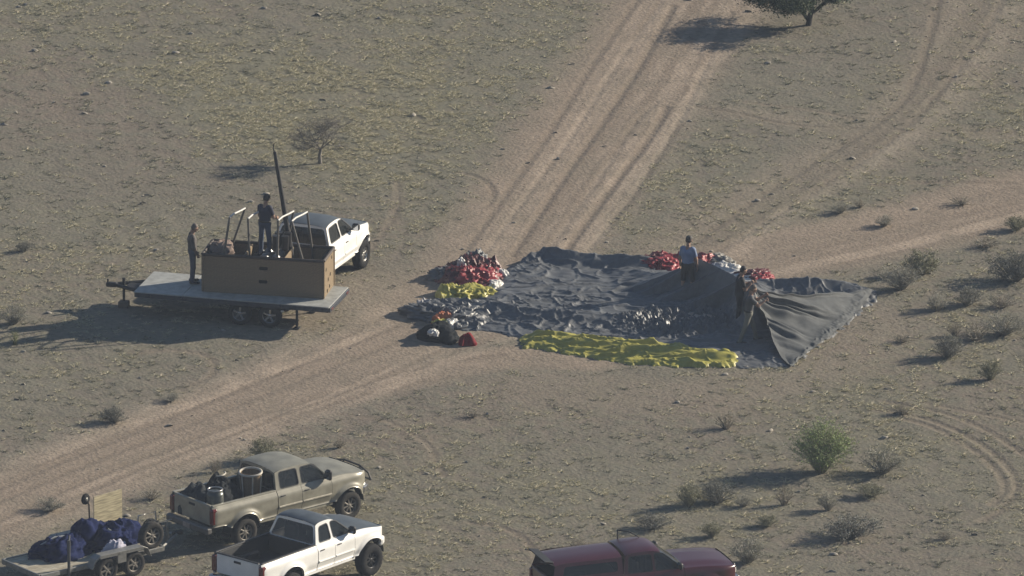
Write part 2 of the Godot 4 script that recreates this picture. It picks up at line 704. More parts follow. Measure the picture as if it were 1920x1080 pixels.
func leaf(st: SurfaceTool, p: Vector3, s: float, c: Color) -> void:
	var a := Vector3(rng.randfn(), rng.randfn(), rng.randfn()).normalized() * s
	var b := a.cross(Vector3(rng.randfn(), rng.randfn(), rng.randfn())).normalized() * s * 0.55
	st.set_color(c)
	quad(st, p - a, p + b, p + a, p - b)


func vary(c: Color, k := 0.2) -> Color:
	var f := 1.0 + rng.randf_range(-k, k)
	return Color(c.r * f, c.g * f * (1.0 + rng.randf_range(-0.04, 0.04)), c.b * f)


func tuft_mesh(n: int, r: float, h: float, w: float, c: Color) -> Mesh:
	var st := new_st()
	for i in n:
		var a := rng.randf() * TAU
		var d := Vector3(cos(a), 0, sin(a))
		var q := rng.randf()
		blade(st, d * r * 0.35 * rng.randf(), d * r * (0.3 + q) + Vector3(0, h * rng.randf_range(0.45, 1.0), 0), w, vary(c))
	st.generate_normals()
	return st.commit()


func scatter(called: String, mesh: Mesh, m: Material, spots: Array) -> void:
	var mm := MultiMesh.new()
	mm.transform_format = MultiMesh.TRANSFORM_3D
	mm.mesh = mesh
	mm.instance_count = spots.size()
	for i in spots.size():
		mm.set_instance_transform(i, spots[i])
	var o := MultiMeshInstance3D.new()
	o.multimesh = mm
	o.material_override = m
	o.name = numbered(called)
	add_child(o)
	o.set_meta("kind", "stuff")


func turned(x: float, z: float, s: float, y := -0.03) -> Transform3D:
	return Transform3D(Basis(Vector3.UP, rng.randf() * TAU).scaled(Vector3(s, s * rng.randf_range(0.7, 1.2), s)), Vector3(x, y, z))


# stems and foliage of a bush, one mesh each, about r wide and h high
func bush_meshes(r: float, h: float, stems: int, twigs: int, stem_c: Color, leaf_c: Color, leaf_s: float, leaves: int, open := 0.5) -> Array:
	var ss := new_st()
	var sl := new_st()
	for i in stems:
		var a := rng.randf() * TAU
		var spread := sqrt(rng.randf())
		var top := Vector3(cos(a) * r * spread, h * (1.0 - 0.5 * spread * spread) * rng.randf_range(0.55, 1.05), sin(a) * r * spread)
		var mid := Vector3(top.x * open, top.y * 0.55, top.z * open)
		var c := vary(stem_c, 0.25)
		ss.set_color(c)
		tube(ss, [Vector3(top.x * 0.08, -0.05, top.z * 0.08), mid, top], [0.012, 0.008, 0.003], 4, false)
		for k in twigs:
			var t := rng.randf_range(0.3, 1.0)
			var p := mid.lerp(top, t) if rng.randf() < 0.7 else (mid * t)
			var e := p + Vector3(rng.randfn() * 0.16, rng.randf_range(-0.05, 0.22), rng.randfn() * 0.16) * (r + h) * 0.5
			blade(ss, p, e, 0.006, vary(stem_c, 0.25))
			for q in leaves:
				leaf(sl, p.lerp(e, rng.randf()) + Vector3(rng.randfn(), rng.randfn(), rng.randfn()) * 0.025, leaf_s * rng.randf_range(0.6, 1.3), vary(leaf_c, 0.3))
	ss.generate_normals()
	sl.generate_normals()
	return [ss.commit(), sl.commit()]


func make_plants() -> void:
	var m := tint_mat("dry stalks", 0.9)
	m.backlight_enabled = true
	m.backlight = Color(0.5, 0.5, 0.42)
	# short dry grass: pale in the far belt, greyer elsewhere; nobody could count it
	var pale := []
	var grey := []
	var tries := 0
	while pale.size() < 21000 and tries < 500000:
		tries += 1
		var x := rng.randf_range(-17.0, 17.0)
		var z := rng.randf_range(-31.5, 30.0)
		var k := grass_at(x, z)
		if rng.randf() > k * k * 0.9 + 0.03 or rng.randf() < bare_at(x, z) * 1.5:
			continue
		if n_small.get_noise_2d(x * 0.8, z * 0.8) < -0.12:
			continue
		if n_mid.get_noise_2d(x * 0.9 + 11.0, z * 0.7) < rng.randf_range(-0.55, 0.05):
			continue
		pale.append(turned(x, z, 0.26 + 0.75 * pow(rng.randf(), 2.2)))
	tries = 0
	while grey.size() < 12000 and tries < 200000:
		tries += 1
		var x := rng.randf_range(-17.0, 17.0)
		var z := rng.randf_range(-31.5, 30.0)
		if rng.randf() < bare_at(x, z) * 1.6 + 0.02 or n_mid.get_noise_2d(x * 1.3 + 40.0, z * 1.3) < 0.02:
			continue
		grey.append(turned(x, z, 0.25 + 0.8 * pow(rng.randf(), 2.2)))
	scatter("dry_grass", tuft_mesh(22, 0.22, 0.085, 0.010, Color(0.47, 0.432, 0.32)), m, pale)
	scatter("dry_scrub", tuft_mesh(18, 0.20, 0.075, 0.009, Color(0.26, 0.248, 0.195)), m, grey)
	var stones := []
	for i in 900:
		var x := rng.randf_range(-17.0, 17.0)
		var z := rng.randf_range(-31.5, 30.0)
		var s := pow(rng.randf(), 5.0) * 0.085 + 0.012
		stones.append(Transform3D(Basis.from_euler(Vector3(rng.randf() * 6, rng.randf() * 6, 0)).scaled(Vector3(s * 1.4, s * 0.8, s)), Vector3(x, -0.02, z)))
	scatter("gravel", lump(1.0, 0.8, 0.9, 0.2, 0.8, 4, 4), mat("stone", 0.36, 0.33, 0.28, 0.9), stones)
	# bushes one can tell apart
	var grey_c := Color(0.135, 0.130, 0.110)
	var kinds := {
		"grey": bush_meshes(0.62, 0.62, 70, 8, Color(0.30, 0.285, 0.25), Color(0.28, 0.275, 0.235), 0.016, 4),
		"olive": bush_meshes(0.6, 0.66, 70, 9, Color(0.25, 0.235, 0.18), Color(0.235, 0.235, 0.165), 0.02, 5),
		"dark": bush_meshes(0.75, 0.6, 85, 9, Color(0.20, 0.192, 0.175), Color(0.185, 0.188, 0.17), 0.02, 5),
		"twigs": bush_meshes(0.55, 0.4, 46, 8, Color(0.28, 0.25, 0.21), Color(0.25, 0.235, 0.18), 0.014, 1),
		"grassy": bush_meshes(0.4, 0.45, 40, 5, Color(0.24, 0.25, 0.13), Color(0.26, 0.27, 0.14), 0.014, 1, 0.35),
	}
	# pixel-measured spots: u, v of the base, width in metres, height in metres, kind, label
	var rows := [
		[1690, 540, 1.7, 0.85, "grey", "broad pale grey shrub just beyond the right tip of the dark fabric"],
		[1728, 512, 1.3, 0.75, "olive", "olive brown shrub leaning behind the broad pale grey one"],
		[1900, 525, 1.9, 0.85, "dark", "big dark grey shrub cut by the picture edge beside the right-hand dirt road"],
		[1758, 580, 1.0, 0.6, "grey", "small grey shrub with a pale stalk, below the broad pale grey one"],
		[1815, 570, 1.2, 0.55, "dark", "low dark shrub beside the small grey one with a pale stalk"],
		[1876, 575, 1.3, 0.4, "twigs", "low brown twiggy shrub below the big dark one at the edge"],
		[1880, 625, 1.4, 0.75, "grey", "grey shrub with a long shadow at the right edge, halfway up"],
		[1828, 636, 1.2, 0.55, "twigs", "brown twiggy shrub touching the grey one with a long shadow"],
		[1778, 668, 1.1, 0.65, "dark", "single dark round shrub with a thin pointed shadow, right of the fabric's lower corner"],
		[1858, 710, 0.9, 0.6, "olive", "small olive and brown shrub with a dark pointed shadow, lowest of the right-hand group"],
		[1790, 628, 0.6, 0.4, "twigs", "tiny brown twig clump above the single dark round shrub"],
		[1658, 422, 0.8, 0.4, "grey", "small grey shrub on the near side of the twin wheel tracks, by the road"],
		[1576, 397, 0.7, 0.35, "grey", "small grey-green shrub standing left of a smaller twin beside the wheel tracks"],
		[1612, 388, 0.5, 0.3, "twigs", "tiny twig clump just right of the small grey-green shrub"],
		[1802, 382, 0.9, 0.25, "twigs", "flat brown twig patch at the far side of the right-hand dirt road"],
		[1905, 430, 0.9, 0.45, "olive", "olive shrub at the right edge on the verge of the dirt road"],
		[1850, 462, 1.0, 0.3, "twigs", "flat twiggy shrub with a white stone beside the dirt road"],
		[1652, 885, 1.5, 0.85, "grey", "grey leafless shrub standing right of the tall green bush"],
		[1362, 802, 0.8, 0.5, "twigs", "lone brown twiggy shrub on open ground left of the tall green bush"],
		[1292, 948, 1.0, 0.7, "olive", "olive grey shrub at the left end of the green bush's shadow"],
		[1345, 940, 1.3, 0.6, "dark", "dark shrub just beyond the tip of the green bush's shadow"],
		[1394, 948, 0.6, 0.4, "grey", "small pale shrub beside the dark one near the green bush's shadow"],
		[1470, 945, 0.7, 0.6, "twigs", "brown twiggy shrub with a straight shadow, below the tall green bush"],
		[1553, 955, 0.8, 0.6, "grey", "small grey shrub with a short dark shadow below and right of the green bush"],
		[1592, 1005, 2.1, 0.6, "dark", "wide low dark shrub, broadest one on the open ground at bottom right"],
		[1402, 1052, 1.3, 0.85, "grey", "grey shrub directly behind the red pickup's front end"],
		[1335, 1005, 0.8, 0.45, "olive", "low olive shrub above the red pickup's windscreen"],
		[1226, 988, 1.2, 0.4, "dark", "low dark shrub above the red pickup's roof"],
		[1082, 1028, 0.7, 0.35, "twigs", "small brown twig clump beyond the red pickup's canopy"],
		[1632, 930, 1.0, 0.4, "olive", "low olive shrub under the grey leafless one, below the green bush"],
		[1690, 775, 0.8, 0.3, "twigs", "small brown twig clump where the curved wheel tracks begin"],
		[212, 790, 0.9, 0.45, "dark", "small dark shrub on the near verge of the left-hand dirt road"],
		[92, 955, 1.1, 0.4, "grey", "low grey shrub between the dirt road and the utility trailer"],
		[492, 862, 1.1, 0.7, "olive", "olive shrub standing right behind the tan pickup's roof"],
		[402, 884, 0.6, 0.4, "twigs", "small brown twig clump behind the load of the tan pickup"],
		[636, 838, 0.5, 0.3, "twigs", "tiny twig clump on open ground above the tan pickup's bonnet"],
		[320, 750, 0.7, 0.25, "grey", "flat grey shrub on the dirt road's near verge below the flatbed trailer"],
		[25, 605, 1.1, 0.7, "grey", "grey shrub at the left edge beside the flatbed trailer's shadow"],
		[28, 645, 0.5, 0.5, "grassy", "yellow-green grass clump at the left edge by the shadow's tip"],
		[885, 780, 0.8, 0.2, "twigs", "flat dark twig streak on bare ground below the red bag"],
		[45, 470, 0.6, 0.3, "dark", "small dark shrub alone in the dry grass at the left edge"],
		[1690, 640, 0.8, 0.25, "twigs", "flat twig patch on open ground right of the fabric's lower corner"],
		[285, 935, 0.7, 0.3, "twigs", "low twig clump beyond the upright plywood board, behind the tan pickup"],
		[1440, 985, 0.7, 0.35, "olive", "low olive tuft between the brown twiggy shrub and the wide dark one"],
		[1770, 1010, 0.9, 0.25, "twigs", "flat brown twig patch right of the wide low dark shrub"],
	]
	for r in rows:
		var k: Array = kinds[r[4]]
		var p := at(r[0], r[1])
		var t := thing("shrub", r[5], "shrub", Vector3(p.x, -0.03, p.z), rng.randf() * TAU, "desert shrubs")
		var a := put("stems", k[0], m, t)
		var b := put("foliage", k[1], m, t)
		b.set_meta("kind", "stuff")
		var kw: float = r[2] / (2.0 * {"grey": 0.62, "olive": 0.6, "dark": 0.75, "twigs": 0.55, "grassy": 0.4}[r[4]]) * 0.95
		var kh: float = r[3] / {"grey": 0.62, "olive": 0.66, "dark": 0.6, "twigs": 0.4, "grassy": 0.45}[r[4]]
		t.scale = Vector3(kw * rng.randf_range(0.9, 1.1), kh, kw * rng.randf_range(0.7, 1.15))
	# the tall green bush
	var gp := at(1540, 884)
	var gb := thing("green_bush", "tall bright green vase-shaped bush with a long dark shadow", "bush", Vector3(gp.x, -0.03, gp.z), 0.4)
	var gm := bush_meshes(0.98, 1.62, 150, 11, Color(0.21, 0.21, 0.14), Color(0.26, 0.33, 0.14), 0.024, 5, 0.42)
	put("stems", gm[0], m, gb)
	put("foliage", gm[1], m, gb).set_meta("kind", "stuff")
	make_trees(m)


func grow(st: SurfaceTool, tips: Array, p: Vector3, d: Vector3, len: float, r: float, deep: int, droop: float, c: Color) -> void:
	var mid := p + d * len * 0.5 + Vector3(rng.randfn(), rng.randfn(), rng.randfn()) * len * 0.06
	var e := p + d * len + Vector3(rng.randfn(), rng.randfn(), rng.randfn()) * len * 0.08
	st.set_color(c)
	tube(st, [p, mid, e], [r, r * 0.85, r * 0.68], 6 if r > 0.03 else 4, false)
	if deep <= 0:
		tips.append(e)
		return
	for i in (3 if deep > 1 else 4):
		var nd := (d + Vector3(rng.randfn(), rng.randfn() * 0.6 - droop, rng.randfn()) * 0.62).normalized()
		grow(st, tips, e if i < 2 else mid, nd, len * rng.randf_range(0.6, 0.85), r * 0.66, deep - 1, droop, c)
	tips.append(e)


func make_trees(m: Material) -> void:
	# the bare grey tree on the far left
	var p := at(601, 304)
	var t := thing("bare_tree", "bare grey leafless tree standing alone in the pale grass, beyond the white pickup", "tree", Vector3(p.x, -0.03, p.z), 0.0)
	var bark := Color(0.20, 0.185, 0.165)
	var st := new_st()
	st.set_color(bark)
	tube(st, [Vector3(0, -0.1, 0), Vector3(-0.03, 0.25, 0.02), Vector3(0.02, 0.5, 0)], [0.065, 0.052, 0.042], 8)
	obj("trunk", st, m, t)
	var twig := new_st()
	for d in [Vector3(-0.8, 0.55, 0.15), Vector3(-0.45, 0.8, -0.4), Vector3(0.1, 0.95, 0.3), Vector3(0.7, 0.65, 0.1), Vector3(0.45, 0.7, -0.5), Vector3(-0.3, 0.6, 0.65)]:
		var b := new_st()
		var tips := []
		grow(b, tips, Vector3(0, 0.42, 0), d.normalized(), 0.48, 0.022, 3, 0.0, bark)
		obj("branch", b, m, t)
		for q in tips:
			for i in 10:
				blade(twig, q, q + Vector3(rng.randfn() * 0.16, rng.randfn() * 0.1 + 0.05, rng.randfn() * 0.16), 0.003, vary(bark, 0.25))
	obj("twigs", twig, m, t).set_meta("kind", "stuff")
	# the green tree at the top
	p = at(1515, 46)
	t = thing("mesquite_tree", "dark green spreading tree at the top, beside the dirt track, with a big shadow", "tree", Vector3(p.x, -0.03, p.z), 0.0)
	st = new_st()
	st.set_color(Color(0.05, 0.045, 0.04))
	tube(st, [Vector3(0, -0.1, 0), Vector3(0.05, 0.2, 0), Vector3(0.09, 0.42, 0), Vector3(0.12, 0.8, 0.05)], [0.11, 0.09, 0.085, 0.07], 10)
	tube(st, [Vector3(0.02, 0.15, 0), Vector3(-0.14, 0.4, 0.05), Vector3(-0.4, 0.75, 0.1)], [0.06, 0.055, 0.045], 8)
	obj("trunk", st, m, t)
	var crown := new_st()
	var blobs := []
	for d0 in [[-0.9, 1.3, 0.2, 0.75], [-1.5, 1.2, -0.1, 0.55], [-0.3, 1.5, 0.1, 0.85], [0.4, 1.6, -0.2, 0.8], [0.9, 1.4, 0.1, 0.5], [-0.7, 1.9, -0.3, 0.8], [0.1, 2.2, 0.0, 0.75], [-1.3, 1.7, 0.3, 0.6], [-0.2, 1.7, 0.8, 0.6], [-0.5, 1.7, -0.9, 0.65], [1.15, 1.2, -0.2, 0.35], [-0.6, 1.05, 0.5, 0.5]]:
		var d: Array = [d0[0] - 0.1, 0.80 + (d0[1] - 1.05) * 0.45, d0[2] * 1.6, d0[3]]
		blobs.append(d)
		var br := new_st()
		br.set_color(Color(0.05, 0.045, 0.04))
		var e := Vector3(d[0], d[1], d[2])
		tube(br, [Vector3(-0.1 if d[0] < 0 else 0.16, 0.42, 0), e * 0.55 + Vector3(0, 0.22, 0), e], [0.05, 0.03, 0.012], 5, false)
		obj("branch", br, m, t)
	for d in blobs:
		for i in int(5200 * d[3] * d[3]):
			var w: Vector3 = Vector3(rng.randfn(), rng.randfn() * 0.5, rng.randfn()) * d[3] * 0.42
			var q: Vector3 = Vector3(d[0], d[1], d[2]) + w
			if n_small.get_noise_3d(q.x * 2.0, q.y * 2.0, q.z * 2.0) < -0.16:
				continue
			leaf(crown, q, rng.randf_range(0.02, 0.045), vary(Color(0.05, 0.068, 0.036), 0.35))
	obj("crown", crown, m, t).set_meta("kind", "stuff")


# ---------------------------------------------------------------- pickups
# a truck's own axes: x forwards, y up, z to its right; x = 0 over the rear axle
func side_z(q: Dictionary, x: float, y: float) -> float:
	var h := clampf((y - q.yr) / (q.yb - q.yr), 0.0, 1.0)
	var z: float = q.hw - 0.085 * pow(smoothstep(0.70, 1.0, h), 1.6) - 0.07 * (1.0 - smoothstep(0.0, 0.36, h))
	var xn: float = q.wb + q.fo
	var e := clampf((x - (xn - 0.6)) / 0.6, 0.0, 1.0)
	z -= 0.17 * e * e * e
	e = clampf((-q.ro + 0.12 - x) / 0.12, 0.0, 1.0)
	z -= 0.03 * e * e
	for ax in [0.0, q.wb]:
		var d: float = Vector2(x - ax, y - q.ay).length() - q.ar
		z += q.flare * (1.0 - smoothstep(0.03, 0.17, d))
	return z


func side_bot(q: Dictionary, x: float) -> float:
	var y: float = q.yr
	y += 0.12 * (1.0 - smoothstep(-q.ar - 0.25, -q.ar + 0.05, x)) + 0.10 * smoothstep(q.wb + q.ar - 0.05, q.wb + q.ar + 0.2, x)
	for ax in [0.0, q.wb]:
		var d := absf(x - ax)
		if d < q.ar:
			y = maxf(y, q.ay + sqrt(q.ar * q.ar - d * d))
	return y


func side_top(q: Dictionary, x: float) -> float:
	var y: float = q.yb
	if x > q.xa:
		var e: float = clampf((x - q.xa) / (q.wb + q.fo - q.xa), 0.0, 1.0)
		y -= q.drop * e * e
	return y


func stations(q: Dictionary, x0: float, x1: float) -> Array:
	var s := [x0, x1]
	var x := x0
	while x < x1:
		s.append(x)
		x += 0.09
	for ax in [0.0, q.wb]:
		for k in 25:
			var a: float = ax + q.ar * 1.0005 * cos(PI * k / 24.0)
			if a > x0 and a < x1:
				s.append(a)
	s.sort()
	return s


func body_side(called: String, q: Dictionary, x0: float, x1: float, s: int, m: Material, parent: Node) -> MeshInstance3D:
	var st := new_st()
	st.set_smooth_group(1)
	var rows := 12
	var prev := []
	for x in stations(q, x0, x1):
		var b := side_bot(q, x)
		var t := side_top(q, x)
		var row := []
		row.append(Vector3(x, b, (side_z(q, x, b) - 0.07) * s))
		for k in rows + 1:
			var y := lerpf(b, t, pow(float(k) / rows, 0.85))
			row.append(Vector3(x, y, side_z(q, x, y) * s))
		row.append(Vector3(x, t + 0.004, (side_z(q, x, t) - 0.06) * s))
		if prev.size() > 0:
			for k in row.size() - 1:
				quad_out(st, prev[k], row[k], row[k + 1], prev[k + 1], Vector3(0, 0.3, s))
		prev = row
	st.set_smooth_group(-1)
	return obj(called, st, m, parent)


func make_wheel(called: String, where: Vector3, r: float, w: float, rim_r: float, s: int, tyre_m: Material, rim_m: Material, spokes: int, parent: Node) -> void:
	var t := Transform3D(Basis.IDENTITY, Vector3.ZERO)
	var st := new_st()
	var h := w * 0.5
	lathe(st, [Vector2(rim_r * 0.96, -h * 0.8), Vector2(rim_r * 1.04, -h * 0.92), Vector2(lerpf(rim_r, r, 0.45), -h), Vector2(r * 0.955, -h * 0.9), Vector2(r, -h * 0.66), Vector2(r * 1.004, 0.0), Vector2(r, h * 0.66), Vector2(r * 0.955, h * 0.9), Vector2(lerpf(rim_r, r, 0.45), h), Vector2(rim_r * 1.04, h * 0.92), Vector2(rim_r * 0.96, h * 0.8)], 56, t, true, 0.016, r * 0.95)
	var tyre := obj(called, st, tyre_m, parent)
	tyre.position = where
	st = new_st()
	lathe(st, [Vector2(rim_r * 0.98, -h * 0.8 * s), Vector2(rim_r * 0.9, -h * 0.5 * s), Vector2(rim_r * 0.88, h * 0.2 * s), Vector2(rim_r * 0.92, h * 0.72 * s), Vector2(rim_r, h * 0.84 * s), Vector2(rim_r * 1.03, h * 0.8 * s)], 36, t)
	obj("rim", st, rim_m, tyre)
	for k in spokes:
		var a := TAU * k / spokes + 0.2
		var sp := new_st()
		var b := Basis(Vector3.BACK, a)
		cbox(sp, Vector3(rim_r * 0.55, 0, 0), Vector3(rim_r * 0.72, rim_r * (1.5 / spokes), 0.035), 0.008, Transform3D(b, Vector3(0, 0, h * 0.5 * s)))
		obj("spoke", sp, rim_m, tyre)
	st = new_st()
	lathe(st, [Vector2(0.001, h * 0.66 * s), Vector2(rim_r * 0.2, h * 0.64 * s), Vector2(rim_r * 0.28, h * 0.5 * s), Vector2(rim_r * 0.3, h * 0.2 * s)], 16, t)
	obj("hub_cap", st, rim_m, tyre)
	st = new_st()
	lathe(st, [Vector2(0.001, h * 0.1 * s), Vector2(rim_r * 0.9, h * 0.1 * s)], 24, t)
	obj("brake_disc", st, mat("wheel well black", 0.012, 0.012, 0.013, 0.9), tyre)


func pickup(t: Node3D, q: Dictionary) -> void:
	var paint: Material = q.paint
	var top_m: Material = q.get("top", paint)
	var black := mat("black plastic", 0.018, 0.019, 0.021, 0.6)
	var dark := mat("wheel well black", 0.012, 0.012, 0.013, 0.9)
	var chrome := mat("dull chrome", 0.62, 0.62, 0.62, 0.22, 0.9)
	var glass := glass_mat("tinted glass", 0.018, 0.022, 0.024, 0.74)
	var red := mat("tail light red", 0.11, 0.012, 0.010, 0.2, 0.0, "", 1.0, 0.6)
	var hw: float = q.hw
	var xn: float = q.wb + q.fo
	var xt: float = -q.ro
	var xa: float = q.xa
	var xc: float = q.xc
	var yb: float = q.yb
	var yt: float = q.yt
	# underbody: frame, engine bay, cab floor
	var st := new_st()
	cbox(st, Vector3((xn + xt) * 0.5, q.yr - 0.02, 0), Vector3(xn - xt - 0.5, 0.22, 0.9), 0.02)
	cbox(st, Vector3((xc + xa) * 0.5, q.yr + 0.14, 0), Vector3(xa - xc, 0.3, hw * 2 - 0.3), 0.03)
	cbox(st, Vector3((xa + xn) * 0.5 - 0.05, (q.yr + yb) * 0.5 - 0.05, 0), Vector3(xn - xa - 0.25, yb - q.yr - 0.25, hw * 2 - 0.75), 0.05)
	for ax in [0.0, q.wb]:
		tube(st, [Vector3(ax, q.wr, -hw + 0.2), Vector3(ax, q.wr, hw - 0.2)], [0.07], 10)
	obj("underbody", st, dark, t)
	for s in [-1, 1]:
		# sides: bed, doors, front wing
		body_side("bed_side", q, xt, xc - 0.012, s, paint, t)
		var nd: int = 2
		var xm: float = q.xm
		for k in nd:
			var d0: float = xc + 0.012 if k == 0 else xm + 0.006
			var d1: float = xm - 0.006 if k == 0 else xa - 0.05
			var door := body_side("door", q, d0, d1, s, paint, t)
			box("handle", Vector3((d0 + 0.17) if k == 0 else (d0 + 0.17), yb - 0.16, (side_z(q, d0 + 0.15, yb - 0.16) + 0.014) * s), Vector3(0.17, 0.035, 0.03), q.get("handle", black), door)
			box("side_moulding", Vector3((d0 + d1) * 0.5, q.ym, (side_z(q, (d0 + d1) * 0.5, q.ym) + 0.010) * s), Vector3(d1 - d0 - 0.02, 0.055, 0.035), q.get("trim", paint), door, 0.012)
		body_side("front_wing", q, xa - 0.04, xn, s, paint, t)
		box("rocker_panel", Vector3((q.ar + q.wb - q.ar) * 0.5, q.yr - 0.05, (hw - 0.13) * s), Vector3(q.wb - q.ar * 2 - 0.06, 0.12, 0.06), q.get("rocker", paint), t)
		# bed inside
		var bx := (xt + xc) * 0.5
		box("bed_wall", Vector3(bx, yb - 0.27, (hw - 0.15) * s), Vector3(xc - xt - 0.1, 0.5, 0.04), q.bed, t)
		box("bed_rail", Vector3(bx, yb + 0.008, (hw - 0.125) * s), Vector3(xc - xt - 0.03, 0.035, 0.10), q.rail, t)
		box("wheel_tub", Vector3(0, yb - 0.42, (hw - 0.27) * s), Vector3(0.85, 0.26, 0.24), q.bed, t, 0.05)
		# cab frame above the belt, with the side windows cut out and glass set in
		var zb := side_z(q, xm, yb) - 0.02
		var zt: float = zb - q.tumble
		var xr: float = q.xr
		var xw: float = q.xw
		var roof_edge := func(x):
			var u: float = clampf((x - (xr + xw) * 0.5) / ((xw - xr) * 0.5), -1.0, 1.0)
			return yt - 0.075 - 0.06 * pow(absf(u), 3.0)
		var place := func(p): return Vector3(p.x, p.y, lerpf(zb, zt, clampf((p.y - yb) / (yt - 0.08 - yb), -0.1, 1.1)) * s)
		var inner := func(p): return place.call(p) - Vector3(0, 0, 0.018 * s)
		var line := PackedVector2Array([Vector2(xc, yb - 0.02)])
		line.append(Vector2(xa + 0.02, yb - 0.02))
		for k in 13:
			var x: float = lerpf(xw, xr, k / 12.0)
			line.append(Vector2(x, roof_edge.call(x)))
		var wins := []
		for w in q.windows:
			wins.append(round_poly(w, 0.07))
		st = new_st()
		panel(st, line, wins, place, Vector3(0, 0.2, s))
		var cab := obj("cab_side", st, paint, t)
		for w in wins:
			var gl := new_st()
			panel(gl, Geometry2D.offset_polygon(w, 0.02)[0], [], inner, Vector3(0, 0.2, s))
			obj("side_window", gl, glass, cab)
			var seal := new_st()
			panel(seal, Geometry2D.offset_polygon(w, 0.022)[0], [w], func(p): return place.call(p) + Vector3(0, 0, 0.004 * s), Vector3(0, 0.2, s))
			obj("window_seal", seal, black, cab)
		# mirror
		var mz: float = (zb + 0.16) * s
		var mir := new_st()
		cbox(mir, Vector3(xa - 0.22, yb + 0.14, mz), Vector3(0.13, q.mirror, 0.24), 0.045)
		cbox(mir, Vector3(xa - 0.20, yb + 0.05, (zb + 0.03) * s), Vector3(0.06, 0.05, 0.2), 0.015)
		var mo := obj("mirror", mir, black, t)
		box("mirror_glass", Vector3(xa - 0.288, yb + 0.14, mz), Vector3(0.008, q.mirror - 0.05, 0.19), mat("mirror", 0.4, 0.42, 0.45, 0.08, 1.0, ""), mo, 0.002)
		# lights
		var tl := new_st()
		cbox(tl, Vector3(xt + 0.055, yb - 0.31, (hw - 0.10) * s), Vector3(0.20, 0.48, 0.17), 0.04)
		obj("tail_light", tl, red, t)
		var hl := new_st()
		cbox(hl, Vector3(xn - 0.03, yb - q.drop - 0.16, (hw - 0.36) * s), Vector3(0.16, 0.22, 0.34), 0.05)
		obj("headlight", hl, mat("lamp glass", 0.62, 0.62, 0.6, 0.1, 0.3, ""), t)
		# wheels
		for ax in [0.0, q.wb]:
			make_wheel("wheel", Vector3(ax, q.wr, (hw - q.tw * 0.5 + q.get("poke", 0.0)) * s), q.wr, q.tw, q.rim_r, s, q.tyre, q.rim, q.spokes, t)
			var lin_st := new_st()
			sheet(lin_st, 16, 1, func(u, w): return Vector3(ax + cos(PI * u) * (q.ar + 0.01), q.ay + sin(PI * u) * (q.ar + 0.01), lerpf(hw - 0.42, hw - 0.07, w) * s))
			obj("wheel_arch", lin_st, dark, t)
	# bed floor, front bulkhead, tailgate
	box("bed_floor", Vector3((xt + xc) * 0.5, yb - 0.53, 0), Vector3(xc - xt - 0.08, 0.05, hw * 2 - 0.3), q.bed, t)
	box("bed_bulkhead", Vector3(xc - 0.06, yb - 0.27, 0), Vector3(0.05, 0.52, hw * 2 - 0.3), q.bed, t)
	var tg := box("tailgate", Vector3(xt + 0.035, yb - 0.29, 0), Vector3(0.075, 0.57, hw * 2 - 0.38), paint, t, 0.02)
	box("handle", Vector3(xt - 0.006, yb - 0.12, 0), Vector3(0.03, 0.07, 0.26), black, tg, 0.01)
	box("tailgate_cap", Vector3(xt + 0.035, yb + 0.006, 0), Vector3(0.09, 0.03, hw * 2 - 0.4), q.rail, tg, 0.01)
	var bump := new_st()
	cbox(bump, Vector3(xt - 0.11, yb - 0.70, 0), Vector3(0.20, 0.20, hw * 2 - 0.1), 0.04)
	var rb := obj("rear_bumper", bump, q.bumper, t)
	box("licence_plate", Vector3(xt - 0.215, yb - 0.70, 0), Vector3(0.012, 0.15, 0.30), mat("licence plate", 0.42, 0.36, 0.33, 0.5), rb, 0.004)
	tube(bump, [Vector3(xt - 0.1, q.yr, 0), Vector3(xt - 0.3, q.yr, 0)], [0.03], 8)
	# cab: back wall with its window, roof, windscreen, seats
	var zb0 := side_z(q, xc, yb) - 0.02
	var zt0: float = zb0 - q.tumble
	var zt2 := zt0
	var half := func(y): return lerpf(zb0, zt0, clampf((y - yb) / (yt - 0.08 - yb), 0.0, 1.0))
	var back := PackedVector2Array([Vector2(-zb0, yb - 0.55), Vector2(zb0, yb - 0.55), Vector2(zb0, yb)])
	for k in 13:
		var a: float = lerpf(zt0, -zt0, k / 12.0)
		back.append(Vector2(a, yt - 0.135 + 0.055 * (1.0 - pow(absf(a / zt0), 3.0))))
	back.append(Vector2(-zb0, yb))
	var back_x := func(p): return Vector3(lerpf(xc, q.xr, clampf((p.y - yb) / (yt - 0.13 - yb), -0.05, 1.0)), p.y, p.x)
	var rw := round_poly([Vector2(-half.call(yb) + 0.08, yb + 0.0), Vector2(half.call(yb) - 0.08, yb + 0.0), Vector2(zt0 - 0.05, yt - 0.165), Vector2(-zt0 + 0.05, yt - 0.165)], 0.09)
	st = new_st()
	panel(st, back, [rw], back_x, Vector3.LEFT)
	var cb := obj("cab_back", st, paint, t)
	st = new_st()
	panel(st, Geometry2D.offset_polygon(rw, 0.02)[0], [], func(p): return back_x.call(p) + Vector3(0.012, 0, 0), Vector3.LEFT)
	obj("rear_window", st, glass, cb)
	st = new_st()
	sheet(st, 16, 20, func(u, w):
		var x: float = lerpf(q.xr - 0.01, q.xw + 0.02, u)
		var zz: float = lerpf(-1.0, 1.0, w)
		var uu: float = u * 2.0 - 1.0
		return Vector3(x, yt - 0.06 * pow(absf(uu), 3.0) - 0.075 * pow(absf(zz), 3.0), zz * zt2), Vector3.UP)
	obj("roof", st, top_m, t)
	st = new_st()
